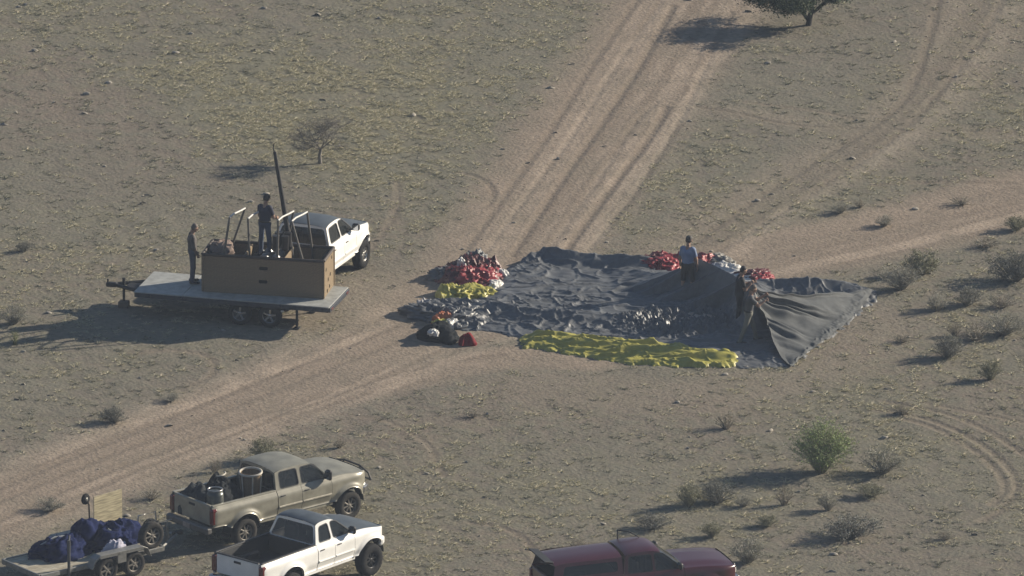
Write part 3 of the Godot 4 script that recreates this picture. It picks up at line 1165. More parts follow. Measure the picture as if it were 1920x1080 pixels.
	sheet(st, 8, 12, func(u, w):
		var zz: float = lerpf(-1.0, 1.0, w)
		var bow: float = 0.10 * (1.0 - zz * zz)
		return Vector3(lerpf(xa + 0.02, q.xw + 0.01, u) + bow * (1.0 - u * 0.8), lerpf(yb + 0.0, yt - 0.135 + 0.065 * (1.0 - zz * zz), u), zz * lerpf(zb0 - 0.02, zt2 - 0.01, u)), Vector3(1, 1, 0))
	obj("windscreen", st, glass, t)
	st = new_st()
	for sx in [xc + 0.45, xa - 0.85]:
		for sz in [-0.42, 0.42]:
			cbox(st, Vector3(sx, yb - 0.02, sz), Vector3(0.16, 0.62, 0.5), 0.06)
			cbox(st, Vector3(sx, yb + 0.38, sz), Vector3(0.1, 0.2, 0.26), 0.04)
	cbox(st, Vector3(xa - 0.18, yb - 0.1, 0), Vector3(0.3, 0.25, hw * 2 - 0.4), 0.06)
	obj("seats", st, black, t)
	# bonnet and nose
	st = new_st()
	sheet(st, 14, 16, func(u, w):
		var x: float = lerpf(xa - 0.02, xn - 0.02, u)
		var zz: float = lerpf(-1.0, 1.0, w)
		var zs: float = (side_z(q, x, side_top(q, x)) - 0.05) * zz
		var up: float = q.bonnet * (1.0 - smoothstep(0.45, 0.98, absf(zz))) * (1.0 - pow(u, 4.0) * 0.75)
		return Vector3(x, side_top(q, x) + 0.004 + up, zs), Vector3.UP)
	obj("bonnet", st, q.get("bonnet_m", top_m), t)
	var zn := side_z(q, xn, yb - q.drop) - 0.02
	var yn: float = side_top(q, xn)
	st = new_st()
	sheet(st, 8, 10, func(u, w):
		var zz: float = lerpf(-1.0, 1.0, w)
		return Vector3(xn - 0.015 + 0.09 * (1.0 - zz * zz) * sin(u * PI * 0.5 + 0.5), lerpf(yn + 0.03, q.yr + 0.12, u), zz * zn), Vector3.RIGHT)
	obj("front_panel", st, paint, t)
	var gr := box("grille", Vector3(xn + 0.075, yn - 0.20, 0), Vector3(0.06, 0.30, hw * 1.05), q.get("grille", chrome), t, 0.03)
	for k in 3:
		box("slat", Vector3(xn + 0.107, yn - 0.12 - k * 0.08, 0), Vector3(0.015, 0.045, hw * 0.95), black, gr, 0.005)
	st = new_st()
	cbox(st, Vector3(xn + 0.06, q.yr + 0.12, 0), Vector3(0.20, 0.24, hw * 2 - 0.34), 0.05)
	for s in [-1, 1]:
		cbox(st, Vector3(0, 0, 0), Vector3(0.3, 0.22, 0.14), 0.05, Transform3D(Basis(Vector3.UP, 0.55 * s), Vector3(xn - 0.04, q.yr + 0.12, (hw - 0.17) * s)))
	obj("front_bumper", st, q.bumper_f, t)


func truck_at(called: String, label: String, rear: Vector2, front: Vector2, q: Dictionary) -> Node3D:
	# rear and front: where the right-hand tyres touch the ground in the photograph
	var a := at(rear.x, rear.y)
	var b := at(front.x, front.y)
	var d := (b - a).normalized()
	q.wb = q.get("wb", (b - a).length())
	var right := Vector3(-d.z, 0, d.x)
	var o: Vector3 = b - d * q.wb - right * (q.hw - q.tw * 0.5)
	return thing(called, label, "pickup truck", Vector3(o.x, -0.03, o.z), atan2(-d.z, d.x), "parked pickup trucks")


func make_vehicles() -> void:
	var rubber := mat("dusty rubber", 0.055, 0.052, 0.048, 0.85)
	var clean_rubber := mat("black rubber", 0.028, 0.028, 0.029, 0.8)
	var white := mat("white paint", 0.88, 0.88, 0.86, 0.3, 0.0, "film", 0.3, 0.5)
	var slate := mat("slate blue-grey roof", 0.095, 0.115, 0.135, 0.45, 0.0, "dust", 0.3)
	var champagne := mat("tan paint", 0.34, 0.325, 0.262, 0.35, 0.1, "dust", 0.3, 0.4)
	var champ_top := mat("faded tan roof", 0.25, 0.25, 0.215, 0.55, 0.0, "dust", 0.3)
	var wine := mat("dark red paint", 0.056, 0.007, 0.010, 0.3, 0.0, "film", 0.3, 0.7)
	var alloy := mat("alloy", 0.55, 0.54, 0.52, 0.3, 0.8)
	var dull_alloy := mat("dusty alloy", 0.26, 0.24, 0.21, 0.5, 0.4)
	var black := mat("black plastic", 0.018, 0.019, 0.021, 0.6)
	var liner := mat("bed liner", 0.022, 0.023, 0.026, 0.7)
	var chrome := mat("dull chrome", 0.62, 0.62, 0.62, 0.22, 0.9)
	# tan crew cab
	var q := {"hw": 1.0, "ro": 1.18, "fo": 0.66, "yr": 0.66, "yb": 1.40, "yt": 2.02, "wr": 0.42, "tw": 0.27, "rim_r": 0.235, "ar": 0.53, "ay": 0.46, "flare": 0.055, "drop": 0.10, "tumble": 0.15,
		"ym": 0.93, "mirror": 0.30, "bonnet": 0.07, "paint": champagne, "top": champ_top, "trim": mat("pale trim", 0.50, 0.47, 0.38, 0.4), "bed": liner, "rail": champagne, "bumper": mat("dusty steel", 0.17, 0.165, 0.16, 0.5, 0.4), "bumper_f": chrome,
		"tyre": rubber, "rim": dull_alloy, "spokes": 8}
	var t := truck_at("pickup_truck", "dusty tan crew cab pickup with a loaded bed, towing the trailer of blue bags", Vector2(457, 1021), Vector2(652, 971), q)
	var wb: float = q.wb
	q.xc = wb * 0.305
	q.xm = q.xc + (wb * 0.80 - q.xc) * 0.47
	q.xa = wb * 0.835
	q.xr = q.xc + 0.05
	q.xw = q.xa - 0.68
	q.windows = [[Vector2(q.xc + 0.17, 1.43), Vector2(q.xm - 0.05, 1.43), Vector2(q.xm - 0.07, 1.87), Vector2(q.xc + 0.19, 1.87)], [Vector2(q.xm + 0.07, 1.43), Vector2(q.xa - 0.12, 1.43), Vector2(q.xw + 0.10, 1.87), Vector2(q.xm + 0.08, 1.87)]]
	pickup(t, q)
	# bull bar and the fog lamps on the tan pickup's nose
	var st := new_st()
	var xn: float = q.wb + q.fo + 0.2
	tube(st, [Vector3(xn - 0.1, 0.7, -0.5), Vector3(xn, 1.0, -0.5), Vector3(xn, 1.30, -0.35), Vector3(xn, 1.30, 0.35), Vector3(xn, 1.0, 0.5), Vector3(xn - 0.1, 0.7, 0.5)], [0.03], 8)
	tube(st, [Vector3(xn, 1.0, -0.86), Vector3(xn, 1.0, 0.86)], [0.03], 8)
	for s in [-1, 1]:
		tube(st, [Vector3(xn, 1.0, 0.86 * s), Vector3(xn - 0.05, 1.2, 0.8 * s), Vector3(xn, 1.30, 0.35 * s)], [0.028], 8)
	obj("bull_bar", st, black, t)
	tan_pose = t.transform
	fill_tan_bed(t, q)
	# near white pickup
	q = {"hw": 0.98, "ro": 1.22, "fo": 0.62, "yr": 0.74, "yb": 1.46, "yt": 2.10, "wr": 0.47, "tw": 0.31, "rim_r": 0.23, "ar": 0.57, "ay": 0.56, "flare": 0.045, "drop": 0.17, "tumble": 0.17,
		"ym": 0.98, "mirror": 0.22, "bonnet": 0.12, "paint": white, "top": slate, "bed": liner, "rail": black, "bumper": chrome, "bumper_f": white, "tyre": clean_rubber, "rim": mat("black alloy", 0.05, 0.05, 0.052, 0.4, 0.5), "spokes": 8, "poke": 0.03}
	t = truck_at("pickup_truck", "white pickup with an empty dark bed and grey roof, nearest the camera", Vector2(541, 1130), Vector2(690, 1076), q)
	wb = q.wb
	q.xc = wb * 0.325
	q.xa = wb * 0.80
	q.xm = q.xc + (q.xa - q.xc) * 0.45
	q.xr = q.xc + 0.16
	q.xw = q.xa - 0.72
	q.windows = [[Vector2(q.xc + 0.17, 1.50), Vector2(q.xm - 0.06, 1.50), Vector2(q.xm - 0.09, 1.93), Vector2(q.xc + 0.28, 1.90)], [Vector2(q.xm + 0.05, 1.50), Vector2(q.xa - 0.10, 1.50), Vector2(q.xw + 0.08, 1.93), Vector2(q.xm + 0.03, 1.94)]]
	pickup(t, q)
	# far white pickup behind the basket
	q = {"wb": 3.57, "hw": 0.99, "ro": 1.15, "fo": 0.58, "yr": 0.66, "yb": 1.40, "yt": 2.04, "wr": 0.44, "tw": 0.29, "rim_r": 0.23, "ar": 0.54, "ay": 0.50, "flare": 0.04, "drop": 0.15, "tumble": 0.17,
		"ym": 0.90, "mirror": 0.22, "bonnet": 0.10, "paint": white, "top": slate, "bed": liner, "rail": black, "bumper": chrome, "bumper_f": white, "tyre": clean_rubber, "rim": alloy, "spokes": 8}
	t = truck_at("pickup_truck", "white pickup with a dark roof parked behind the big wooden balloon basket", Vector2(590, 563), Vector2(677, 500), q)
	q.xc = 1.0
	q.xa = 2.92
	q.xm = 1.95
	q.xr = 1.12
	q.xw = 2.22
	q.windows = [[Vector2(q.xc + 0.17, 1.44), Vector2(q.xm - 0.05, 1.44), Vector2(q.xm - 0.08, 1.87), Vector2(q.xc + 0.26, 1.85)], [Vector2(q.xm + 0.05, 1.44), Vector2(q.xa - 0.10, 1.44), Vector2(q.xw + 0.08, 1.87), Vector2(q.xm + 0.03, 1.88)]]
	pickup(t, q)
	# dark red pickup with a bed canopy
	q = {"wb": 3.42, "hw": 0.97, "ro": 1.15, "fo": 0.92, "yr": 0.55, "yb": 1.22, "yt": 1.86, "wr": 0.40, "tw": 0.26, "rim_r": 0.22, "ar": 0.49, "ay": 0.42, "flare": 0.04, "drop": 0.10, "tumble": 0.17,
		"ym": 0.78, "mirror": 0.20, "bonnet": 0.06, "paint": wine, "bed": liner, "rail": wine, "bumper": chrome, "bumper_f": chrome, "tyre": clean_rubber, "rim": alloy, "spokes": 6}
	t = truck_at("pickup_truck", "dark red pickup with a matching bed canopy and raised rear hatch, at the bottom edge", Vector2(1122, 1159), Vector2(1322, 1136), q)
	q.xc = 0.98
	q.xa = 2.82
	q.xm = 1.9
	q.xr = 1.08
	q.xw = 2.10
	q.windows = [[Vector2(q.xc + 0.15, 1.25), Vector2(q.xm - 0.05, 1.25), Vector2(q.xm - 0.07, 1.69), Vector2(q.xc + 0.20, 1.68)], [Vector2(q.xm + 0.05, 1.25), Vector2(q.xa - 0.10, 1.25), Vector2(q.xw + 0.08, 1.69), Vector2(q.xm + 0.03, 1.70)]]
	pickup(t, q)
	canopy(t, q, wine)


func canopy(t: Node3D, q: Dictionary, paint: Material) -> void:
	var glass := glass_mat("tinted glass", 0.018, 0.022, 0.024, 0.74)
	var black := mat("black plastic", 0.018, 0.019, 0.021, 0.6)
	var x0: float = -q.ro + 0.02
	var x1: float = q.xc - 0.01
	var y0: float = q.yb + 0.02
	var y1: float = q.yt - 0.06
	var zb: float = q.hw - 0.10
	var zt := zb - 0.15
	var shell := Node3D.new()
	var st := new_st()
	sheet(st, 14, 20, func(u, w):
		var x: float = lerpf(x0 + 0.10, x1, u)
		var zz: float = lerpf(-1.0, 1.0, w)
		return Vector3(x, y1 - 0.10 * pow(absf(zz), 3.0) - 0.05 * pow(1.0 - u, 3.0), zz * zt), Vector3.UP)
	var top := obj("canopy", st, paint, t)
	shell.free()
	for s in [-1, 1]:
		var place := func(p): return Vector3(p.x, p.y, lerpf(zb, zt, (p.y - y0) / (y1 - 0.1 - y0)) * s)
		var win := round_poly([Vector2(x0 + 0.30, y0 + 0.10), Vector2(x1 - 0.15, y0 + 0.10), Vector2(x1 - 0.15, y1 - 0.19), Vector2(x0 + 0.38, y1 - 0.19)], 0.08)
		st = new_st()
		panel(st, PackedVector2Array([Vector2(x0, y0), Vector2(x1, y0), Vector2(x1, y1 - 0.095), Vector2(x0 + 0.4, y1 - 0.098), Vector2(x0 + 0.10, y1 - 0.14)]), [win], place, Vector3(0, 0.2, s))
		obj("canopy_side", st, paint, top)
		st = new_st()
		panel(st, Geometry2D.offset_polygon(win, 0.02)[0], [], func(p): return place.call(p) - Vector3(0, 0, 0.015 * s), Vector3(0, 0.2, s))
		obj("side_window", st, glass, top)
		st = new_st()
		tube(st, [Vector3(x0 + 0.14, y1 - 0.16, zt * 0.9 * s), Vector3(x0 - 0.30, y1 + 0.0, zt * 0.86 * s)], [0.018], 6)
		obj("hatch_strut", st, black, top)
	st = new_st()
	cbox(st, Vector3(-0.15, 0, 0), Vector3(0.30, 0.03, zt * 1.8), 0.012, Transform3D(Basis(Vector3.BACK, -0.20), Vector3(x0 + 0.10, y1 - 0.06, 0)))
	obj("rear_hatch", st, black, top)
	# rack bracket standing on the cab roof
	st = new_st()
	var rx: float = q.xr + 0.25
	tube(st, [Vector3(rx, q.yt - 0.08, -0.60), Vector3(rx, q.yt + 0.20, -0.60), Vector3(rx + 0.32, q.yt + 0.14, -0.52), Vector3(rx + 0.58, q.yt - 0.02, -0.42)], [0.026, 0.024, 0.018, 0.014], 6)
	obj("roof_bracket", st, black, t)


func fill_tan_bed(t: Node3D, q: Dictionary) -> void:
	var wicker := mat("wicker", 0.34, 0.245, 0.15, 0.8, 0.0, "weave", 4.0)
	var hide := mat("pale leather", 0.58, 0.54, 0.46, 0.6)
	var canvas := mat("black canvas", 0.022, 0.025, 0.028, 0.85)
	var floor_y: float = q.yb - 0.50 - 0.03
	var pose := t.transform
	# small wicker basket
	var b := thing("wicker_basket", "small tan wicker basket with a pale rim, behind the tan pickup's cab", "basket", pose * Vector3(0.78, floor_y + 0.05, 0.22), t.rotation.y + 0.25)
	var st := new_st()
	lathe(st, [Vector2(0.27, 0.0), Vector2(0.28, 0.1), Vector2(0.30, 0.45), Vector2(0.33, 0.85), Vector2(0.34, 0.95), Vector2(0.31, 0.95), Vector2(0.28, 0.5), Vector2(0.25, 0.06), Vector2(0.0, 0.06)], 28, Transform3D(Basis(Vector3.RIGHT, -PI / 2).scaled_local(Vector3(0.85, 1.0, 1.0)), Vector3.ZERO))
	obj("wicker_wall", st, wicker, b)
	st = new_st()
	var ring := []
	for k in 25:
		ring.append(Vector3(cos(TAU * k / 24) * 0.28, 0.95 + 0.04 * cos(TAU * k / 24), sin(TAU * k / 24) * 0.335))
	tube(st, ring, [0.035], 8, false)
	obj("rim", st, hide, b)
	st = new_st()
	for k in 6:
		var a := TAU * k / 6 + 0.3
		tube(st, [Vector3(cos(a) * 0.24, 0.05, sin(a) * 0.28), Vector3(cos(a) * 0.29, 0.9, sin(a) * 0.34)], [0.022], 6)
	obj("upright_cane", st, hide, b)
	# second basket rim further over, bags, an inflator drum
	b = thing("stuffed_bag", "dark bag topped by a pale hoop, on the far side of the tan pickup's bed", "bag", pose * Vector3(0.15, floor_y, -0.50), t.rotation.y)
	put("bag_body", lump(0.42, 0.86, 0.36, 0.12, 2.0, 5), canvas, b)
	ring = []
	for k in 15:
		ring.append(Vector3(cos(PI * k / 14 + 0.2) * 0.22 + 0.1, 0.87 + sin(PI * k / 14) * 0.05, sin(PI * k / 14 - 0.4) * 0.25))
	st = new_st()
	tube(st, ring, [0.022], 6)
	obj("hoop", st, hide, b)
	b = thing("stuffed_bag", "dark bag slumped over the tan pickup's tailgate corner on the far side", "bag", pose * Vector3(-0.70, floor_y, -0.35), t.rotation.y)
	put("bag_body", lump(0.46, 0.80, 0.46, 0.12, 1.8, 9), mat("grey-black canvas", 0.045, 0.052, 0.058, 0.7), b)
	b = thing("stuffed_bag", "low black bag between the wicker basket and the metal drum in the tan pickup", "bag", pose * Vector3(-0.1, floor_y, 0.05), t.rotation.y)
	put("bag_body", lump(0.55, 0.80, 0.45, 0.18, 2.4, 14), canvas, b)
	b = thing("fuel_drum", "grey-green metal drum with a bright rim at the tan pickup's rear corner", "drum", pose * Vector3(-0.72, floor_y, 0.48), t.rotation.y)
	st = new_st()
	lathe(st, [Vector2(0.24, 0.0), Vector2(0.26, 0.03), Vector2(0.25, 0.25), Vector2(0.26, 0.27), Vector2(0.25, 0.29), Vector2(0.25, 0.70), Vector2(0.22, 0.80), Vector2(0.10, 0.84), Vector2(0.0, 0.84)], 28, Transform3D(Basis(Vector3.RIGHT, -PI / 2), Vector3.ZERO))
	obj("drum_body", st, mat("grey-green steel", 0.12, 0.13, 0.12, 0.35, 0.6), b)
	st = new_st()
	ring = []
	for k in 21:
		ring.append(Vector3(cos(TAU * k / 20) * 0.21, 0.86, sin(TAU * k / 20) * 0.21))
	tube(st, ring, [0.022], 6, false)
	obj("rim", st, mat("alloy", 0.55, 0.54, 0.52, 0.3, 0.8), b)


# ---------------------------------------------------------------- the flatbed trailer and the big basket
const DECK := 0.78


func make_flatbed() -> void:
	var steel := mat("blue-grey trailer steel", 0.045, 0.055, 0.075, 0.5, 0.3)
	var deck_m := mat("pale deck plate", 0.40, 0.41, 0.39, 0.6, 0.0, "dust", 0.5)
	var black := mat("black steel", 0.02, 0.021, 0.023, 0.6, 0.2)
	var rubber := mat("black rubber", 0.028, 0.028, 0.029, 0.8)
	var chrome := mat("dull chrome", 0.62, 0.62, 0.62, 0.22, 0.9)
	var a := at(250, 547, DECK)
	var b := at(617, 577, DECK)
	var d := (b - a).normalized()
	var near := Vector3(-d.z, 0, d.x)
	var w := 2.12
	var l := (b - a).length()
	var o := (a + b) * 0.5 - near * w * 0.5
	var t := thing("flatbed_trailer", "dark flatbed trailer with a pale deck and chrome wheels, carrying the big wooden basket", "trailer", Vector3(o.x, -0.03, o.z), atan2(-d.z, d.x))
	var y := DECK + 0.03
	for k in 4:
		var x0 := -l / 2 + l * k / 4.0
		box("deck_plate", Vector3(x0 + l / 8.0, y - 0.015, 0), Vector3(l / 4.0 - 0.012, 0.03, w), deck_m, t, 0.006)
	for s in [-1, 1]:
		box("side_rail", Vector3(0, y - 0.10, (w / 2 - 0.03) * s), Vector3(l - 0.05, 0.135, 0.055), steel, t)
		for k in 6:
			box("stake_pocket", Vector3(-l / 2 + 0.5 + k * (l - 1.0) / 5.0, y - 0.09, (w / 2 + 0.02) * s), Vector3(0.09, 0.10, 0.045), steel, t)
		box("main_beam", Vector3(0, y - 0.16, 0.45 * s), Vector3(l - 0.1, 0.20, 0.08), black, t)
		var st := new_st()
		var front := -l / 2
		tube(st, [Vector3(front + 0.5, y - 0.14, (w / 2 - 0.3) * s), Vector3(front - 0.85, y - 0.16, 0.06 * s)], [0.062], 4)
		obj("drawbar", st, black, t)
		for x in [0.441, 0.497]:
			var px: float = x * 1000.0
			var lx: float = (px - 250.0) / 367.0 * l - l / 2
			make_wheel("wheel", Vector3(lx + 0.1, 0.36, (w / 2 - 0.20) * s), 0.36, 0.23, 0.215, s, rubber, chrome, 5, t)
	for k in 7:
		box("cross_member", Vector3(-l / 2 + 0.3 + k * (l - 0.6) / 6.0, y - 0.12, 0), Vector3(0.06, 0.12, w - 0.15), black, t)
	for x in [441.0, 497.0]:
		var st := new_st()
		var lx: float = (x - 250.0) / 367.0 * l - l / 2 + 0.1
		tube(st, [Vector3(lx, 0.36, -w / 2 + 0.2), Vector3(lx, 0.36, w / 2 - 0.2)], [0.05], 8)
		tube(st, [Vector3(lx - 0.4, 0.52, 0.62), Vector3(lx, 0.40, 0.62), Vector3(lx + 0.4, 0.52, 0.62)], [0.03], 6)
		obj("axle", st, black, t)
	var f := -l / 2
	box("toolbox_plate", Vector3(f - 0.25, y - 0.15, 0), Vector3(0.5, 0.03, 0.5), black, t)
	var cp := box("coupler", Vector3(f - 0.98, y - 0.17, 0), Vector3(0.34, 0.14, 0.16), black, t, 0.03)
	box("latch", Vector3(f - 1.10, y - 0.06, 0), Vector3(0.05, 0.12, 0.05), black, cp)
	var st := new_st()
	var jx := f - 0.58
	tube(st, [Vector3(jx, y + 0.10, 0.10), Vector3(jx, 0.1, 0.10)], [0.045, 0.036], 10)
	var jk := obj("jack_post", st, black, t)
	box("jack_foot", Vector3(jx, 0.09, 0.10), Vector3(0.30, 0.20, 0.26), mat("old timber block", 0.12, 0.10, 0.08, 0.9), jk, 0.02)
	# rear stabiliser legs, lamp and tail ramp lip
	for s in [-1, 1]:
		st = new_st()
		tube(st, [Vector3(l / 2 - 1.05, y - 0.1, (w / 2 - 0.22) * s), Vector3(l / 2 - 1.05, 0.05, (w / 2 - 0.22) * s)], [0.04], 8)
		var leg := obj("stabiliser_leg", st, black, t)
		box("foot_plate", Vector3(l / 2 - 1.05, 0.035, (w / 2 - 0.22) * s), Vector3(0.2, 0.03, 0.2), black, leg)
		box("tail_lamp", Vector3(l / 2 + 0.025, y - 0.10, (w / 2 - 0.25) * s), Vector3(0.03, 0.08, 0.2), mat("tail light red", 0.22, 0.015, 0.012, 0.2, 0.0, "", 1.0, 0.6), t)
	box("tail_beam", Vector3(l / 2, y - 0.10, 0), Vector3(0.06, 0.14, w - 0.06), steel, t)
	box("side_lamp", Vector3(l / 2 - 1.45, y - 0.25, w / 2 - 0.06), Vector3(0.10, 0.06, 0.04), mat("lamp glass", 0.62, 0.62, 0.6, 0.1, 0.3, ""), t)
	make_basket(y)


func make_basket(y: float) -> void:
	var wood := mat("varnished wicker panel", 0.45, 0.35, 0.235, 0.75, 0.0, "weave", 3.0)
	var hide := mat("brown leather", 0.06, 0.045, 0.035, 0.6)
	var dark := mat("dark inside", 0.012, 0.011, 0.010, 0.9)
	var pole_m := mat("grey-brown upright sleeve", 0.15, 0.138, 0.12, 0.6)
	var bar_m := mat("white padded bar", 0.72, 0.71, 0.68, 0.5)
	var a := at(380, 545, y)
	var b := at(607, 559, y)
	var d := (b - a).normalized()
	var near := Vector3(-d.z, 0, d.x)
	var l := (b - a).length()
	var w := 1.42
	var h := 1.16
	var o := a - near * w * 0.5 + d * l * 0.5
	basket_pose = Transform3D(Basis(Vector3.UP, atan2(-d.z, d.x)), Vector3(o.x, y - 0.03, o.z))
	var t := thing("balloon_basket", "huge brown passenger balloon basket like a wooden crate, standing on the flatbed trailer", "balloon basket", basket_pose.origin, atan2(-d.z, d.x))
	# walls with foot holes
	for s in [-1, 1]:
		var st := new_st()
		var holes := []
		for c in [[0.0, 0.42], [0.0, 0.83]]:
			holes.append(round_poly([Vector2(c[0] - 0.13, c[1] - 0.05), Vector2(c[0] + 0.13, c[1] - 0.05), Vector2(c[0] + 0.13, c[1] + 0.05), Vector2(c[0] - 0.13, c[1] + 0.05)], 0.04))
		var hl := []
		for k in holes:
			hl.append(k)
		# side by side cuts need holes of different middles
		var top: PackedVector2Array = holes[1]
		for k in top.size():
			top[k] += Vector2(0.012, 0)
		hl[1] = top
		panel(st, PackedVector2Array([Vector2(-l / 2, 0), Vector2(l / 2, 0), Vector2(l / 2, h), Vector2(-l / 2, h)]), hl, func(p): return Vector3(p.x, p.y, w / 2 * s), Vector3(0, 0, s), false)
		var wall := obj("long_wall", st, wood, t)
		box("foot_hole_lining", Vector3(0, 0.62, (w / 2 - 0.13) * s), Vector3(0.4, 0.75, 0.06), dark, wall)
		# short ends
		st = new_st()
		holes = []
		for c in [[-0.36, 0.80], [0.42, 0.96], [-0.08, 0.42], [0.20, 0.50], [-0.20, 0.10], [0.10, 0.16]]:
			holes.append(round_poly([Vector2(c[0] - 0.055, c[1] - 0.055), Vector2(c[0] + 0.055, c[1] - 0.055), Vector2(c[0] + 0.055, c[1] + 0.055), Vector2(c[0] - 0.055, c[1] + 0.055)], 0.025))
		panel(st, PackedVector2Array([Vector2(-w / 2, 0), Vector2(w / 2, 0), Vector2(w / 2, h), Vector2(-w / 2, h)]), holes, func(p): return Vector3(l / 2 * s, p.y, -p.x), Vector3(s, 0, 0), false)
		wall = obj("short_wall", st, wood, t)
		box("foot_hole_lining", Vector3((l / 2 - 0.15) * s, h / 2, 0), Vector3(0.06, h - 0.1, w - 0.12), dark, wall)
	for sx in [-1, 1]:
		for sz in [-1, 1]:
			var st := new_st()
			tube(st, [Vector3(l / 2 * sx, 0.02, w / 2 * sz), Vector3(l / 2 * sx, h, w / 2 * sz)], [0.035], 8)
			obj("corner_binding", st, wood, t)
	var ring := new_st()
	tube(ring, [Vector3(-l / 2, h, -w / 2), Vector3(l / 2, h, -w / 2)], [0.05], 8)
	tube(ring, [Vector3(-l / 2, h, w / 2), Vector3(l / 2, h, w / 2)], [0.05], 8)
	tube(ring, [Vector3(-l / 2, h, -w / 2), Vector3(-l / 2, h, w / 2)], [0.05], 8)
	tube(ring, [Vector3(l / 2, h, -w / 2), Vector3(l / 2, h, w / 2)], [0.05], 8)
	obj("rim_padding", ring, hide, t)
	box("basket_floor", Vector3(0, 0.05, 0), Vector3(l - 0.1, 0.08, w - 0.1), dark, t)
	for x in [-0.62, 0.62]:
		box("partition", Vector3(x, h / 2 + 0.03, 0), Vector3(0.07, h - 0.08, w - 0.12), wood, t, 0.03)
	# pilot compartment: tank tops and hoses
	box("tank_cover", Vector3(-0.28, 0.52, -0.1), Vector3(0.55, 0.88, 0.85), mat("black canvas", 0.022, 0.025, 0.028, 0.85), t, 0.08)
	var st := new_st()
	for k in 4:
		var c := Vector3(-0.05 + 0.34 * (k % 2), 0.1, -0.30 + 0.55 * (k / 2))
		tube(st, [c, c + Vector3(0, 0.95, 0), c + Vector3(0, 1.05, 0)], [0.15, 0.15, 0.06], 14)
	obj("gas_tank", st, mat("dull steel tank", 0.25, 0.25, 0.25, 0.4, 0.7), t).set_meta("kind", "stuff")
	# uprights: hoops across the basket that lean inwards
	for k in [[-1.20, 0.25], [-0.42, 0.03], [0.42, 0.10], [1.18, -0.25]]:
		var hoop := new_st()
		var x0: float = k[0]
		var x1: float = k[0] + k[1]
		var hn := 1.12
		for s in [-1, 1]:
			var leg := new_st()
			tube(leg, [Vector3(x0, h - 0.55, (w / 2 - 0.07) * s), Vector3(x0, h, (w / 2 - 0.07) * s), Vector3(x1 - 0.1 if s > 0 else x1 + 0.14, h + hn, (w / 2 - 0.2) * s)], [0.034, 0.036, 0.034], 8)
			obj("upright", leg, pole_m, t)
		tube(hoop, [Vector3(x1 - 0.1, h + hn, w / 2 - 0.2), Vector3(x1 - 0.05, h + hn + 0.02, 0.2), Vector3(x1 + 0.09, h + hn + 0.02, -0.2), Vector3(x1 + 0.14, h + hn, -w / 2 + 0.2)], [0.028], 8)
		obj("padded_crossbar", hoop, bar_m, t)
	# burner hanging low between the middle uprights
	st = new_st()
	for sx in [0.28, 0.56]:
		for sz in [-0.18, 0.18]:
			tube(st, [Vector3(sx, h + 0.12, sz), Vector3(sx, h + 0.55, sz)], [0.10, 0.12], 12)
	for s in [-1, 1]:
		tube(st, [Vector3(0.42, h + 0.2, 0.1 * s), Vector3(0.42, h + 0.2, 0.5 * s)], [0.025], 6)
	obj("burner", st, mat("burner steel", 0.07, 0.068, 0.07, 0.4, 0.7), t)
	# things in and on the basket
	var gear := thing("gear_bag", "pale folded cloth heaped at the left end of the balloon basket's rim", "bag", basket_pose * Vector3(-1.42, h - 0.12, -0.15), t.rotation.y)
	put("cloth_heap", lump(0.34, 0.28, 0.42, 0.25, 3.0, 31), mat("dull pink canvas", 0.24, 0.185, 0.16, 0.8), gear)
	box("support_board", Vector3(0, -0.04, 0), Vector3(0.55, 0.05, 1.0), dark, gear)
	# tall boom
	var bp := basket_pose * Vector3(0.62, 0.08, -0.40)
	var boom := thing("boom_pole", "tall dark tapering pole with a hooked tip, leaning left out of the balloon basket", "pole", bp, t.rotation.y)
	st = new_st()
	var top := Vector3(-0.52, 4.0, -0.1)
	tube(st, [Vector3(0.06, 0.02, 0), Vector3(-0.02, 1.0, 0), top], [0.088, 0.084, 0.050], 10)
	obj("pole_shaft", st, mat("black steel", 0.02, 0.021, 0.023, 0.6, 0.2), boom)
	st = new_st()
	tube(st, [top, top + Vector3(-0.05, 0.12, 0), top + Vector3(-0.02, 0.26, 0), top + Vector3(0.05, 0.30, 0)], [0.022, 0.018, 0.014, 0.010], 6)
	obj("hook", st, mat("black steel"), boom)


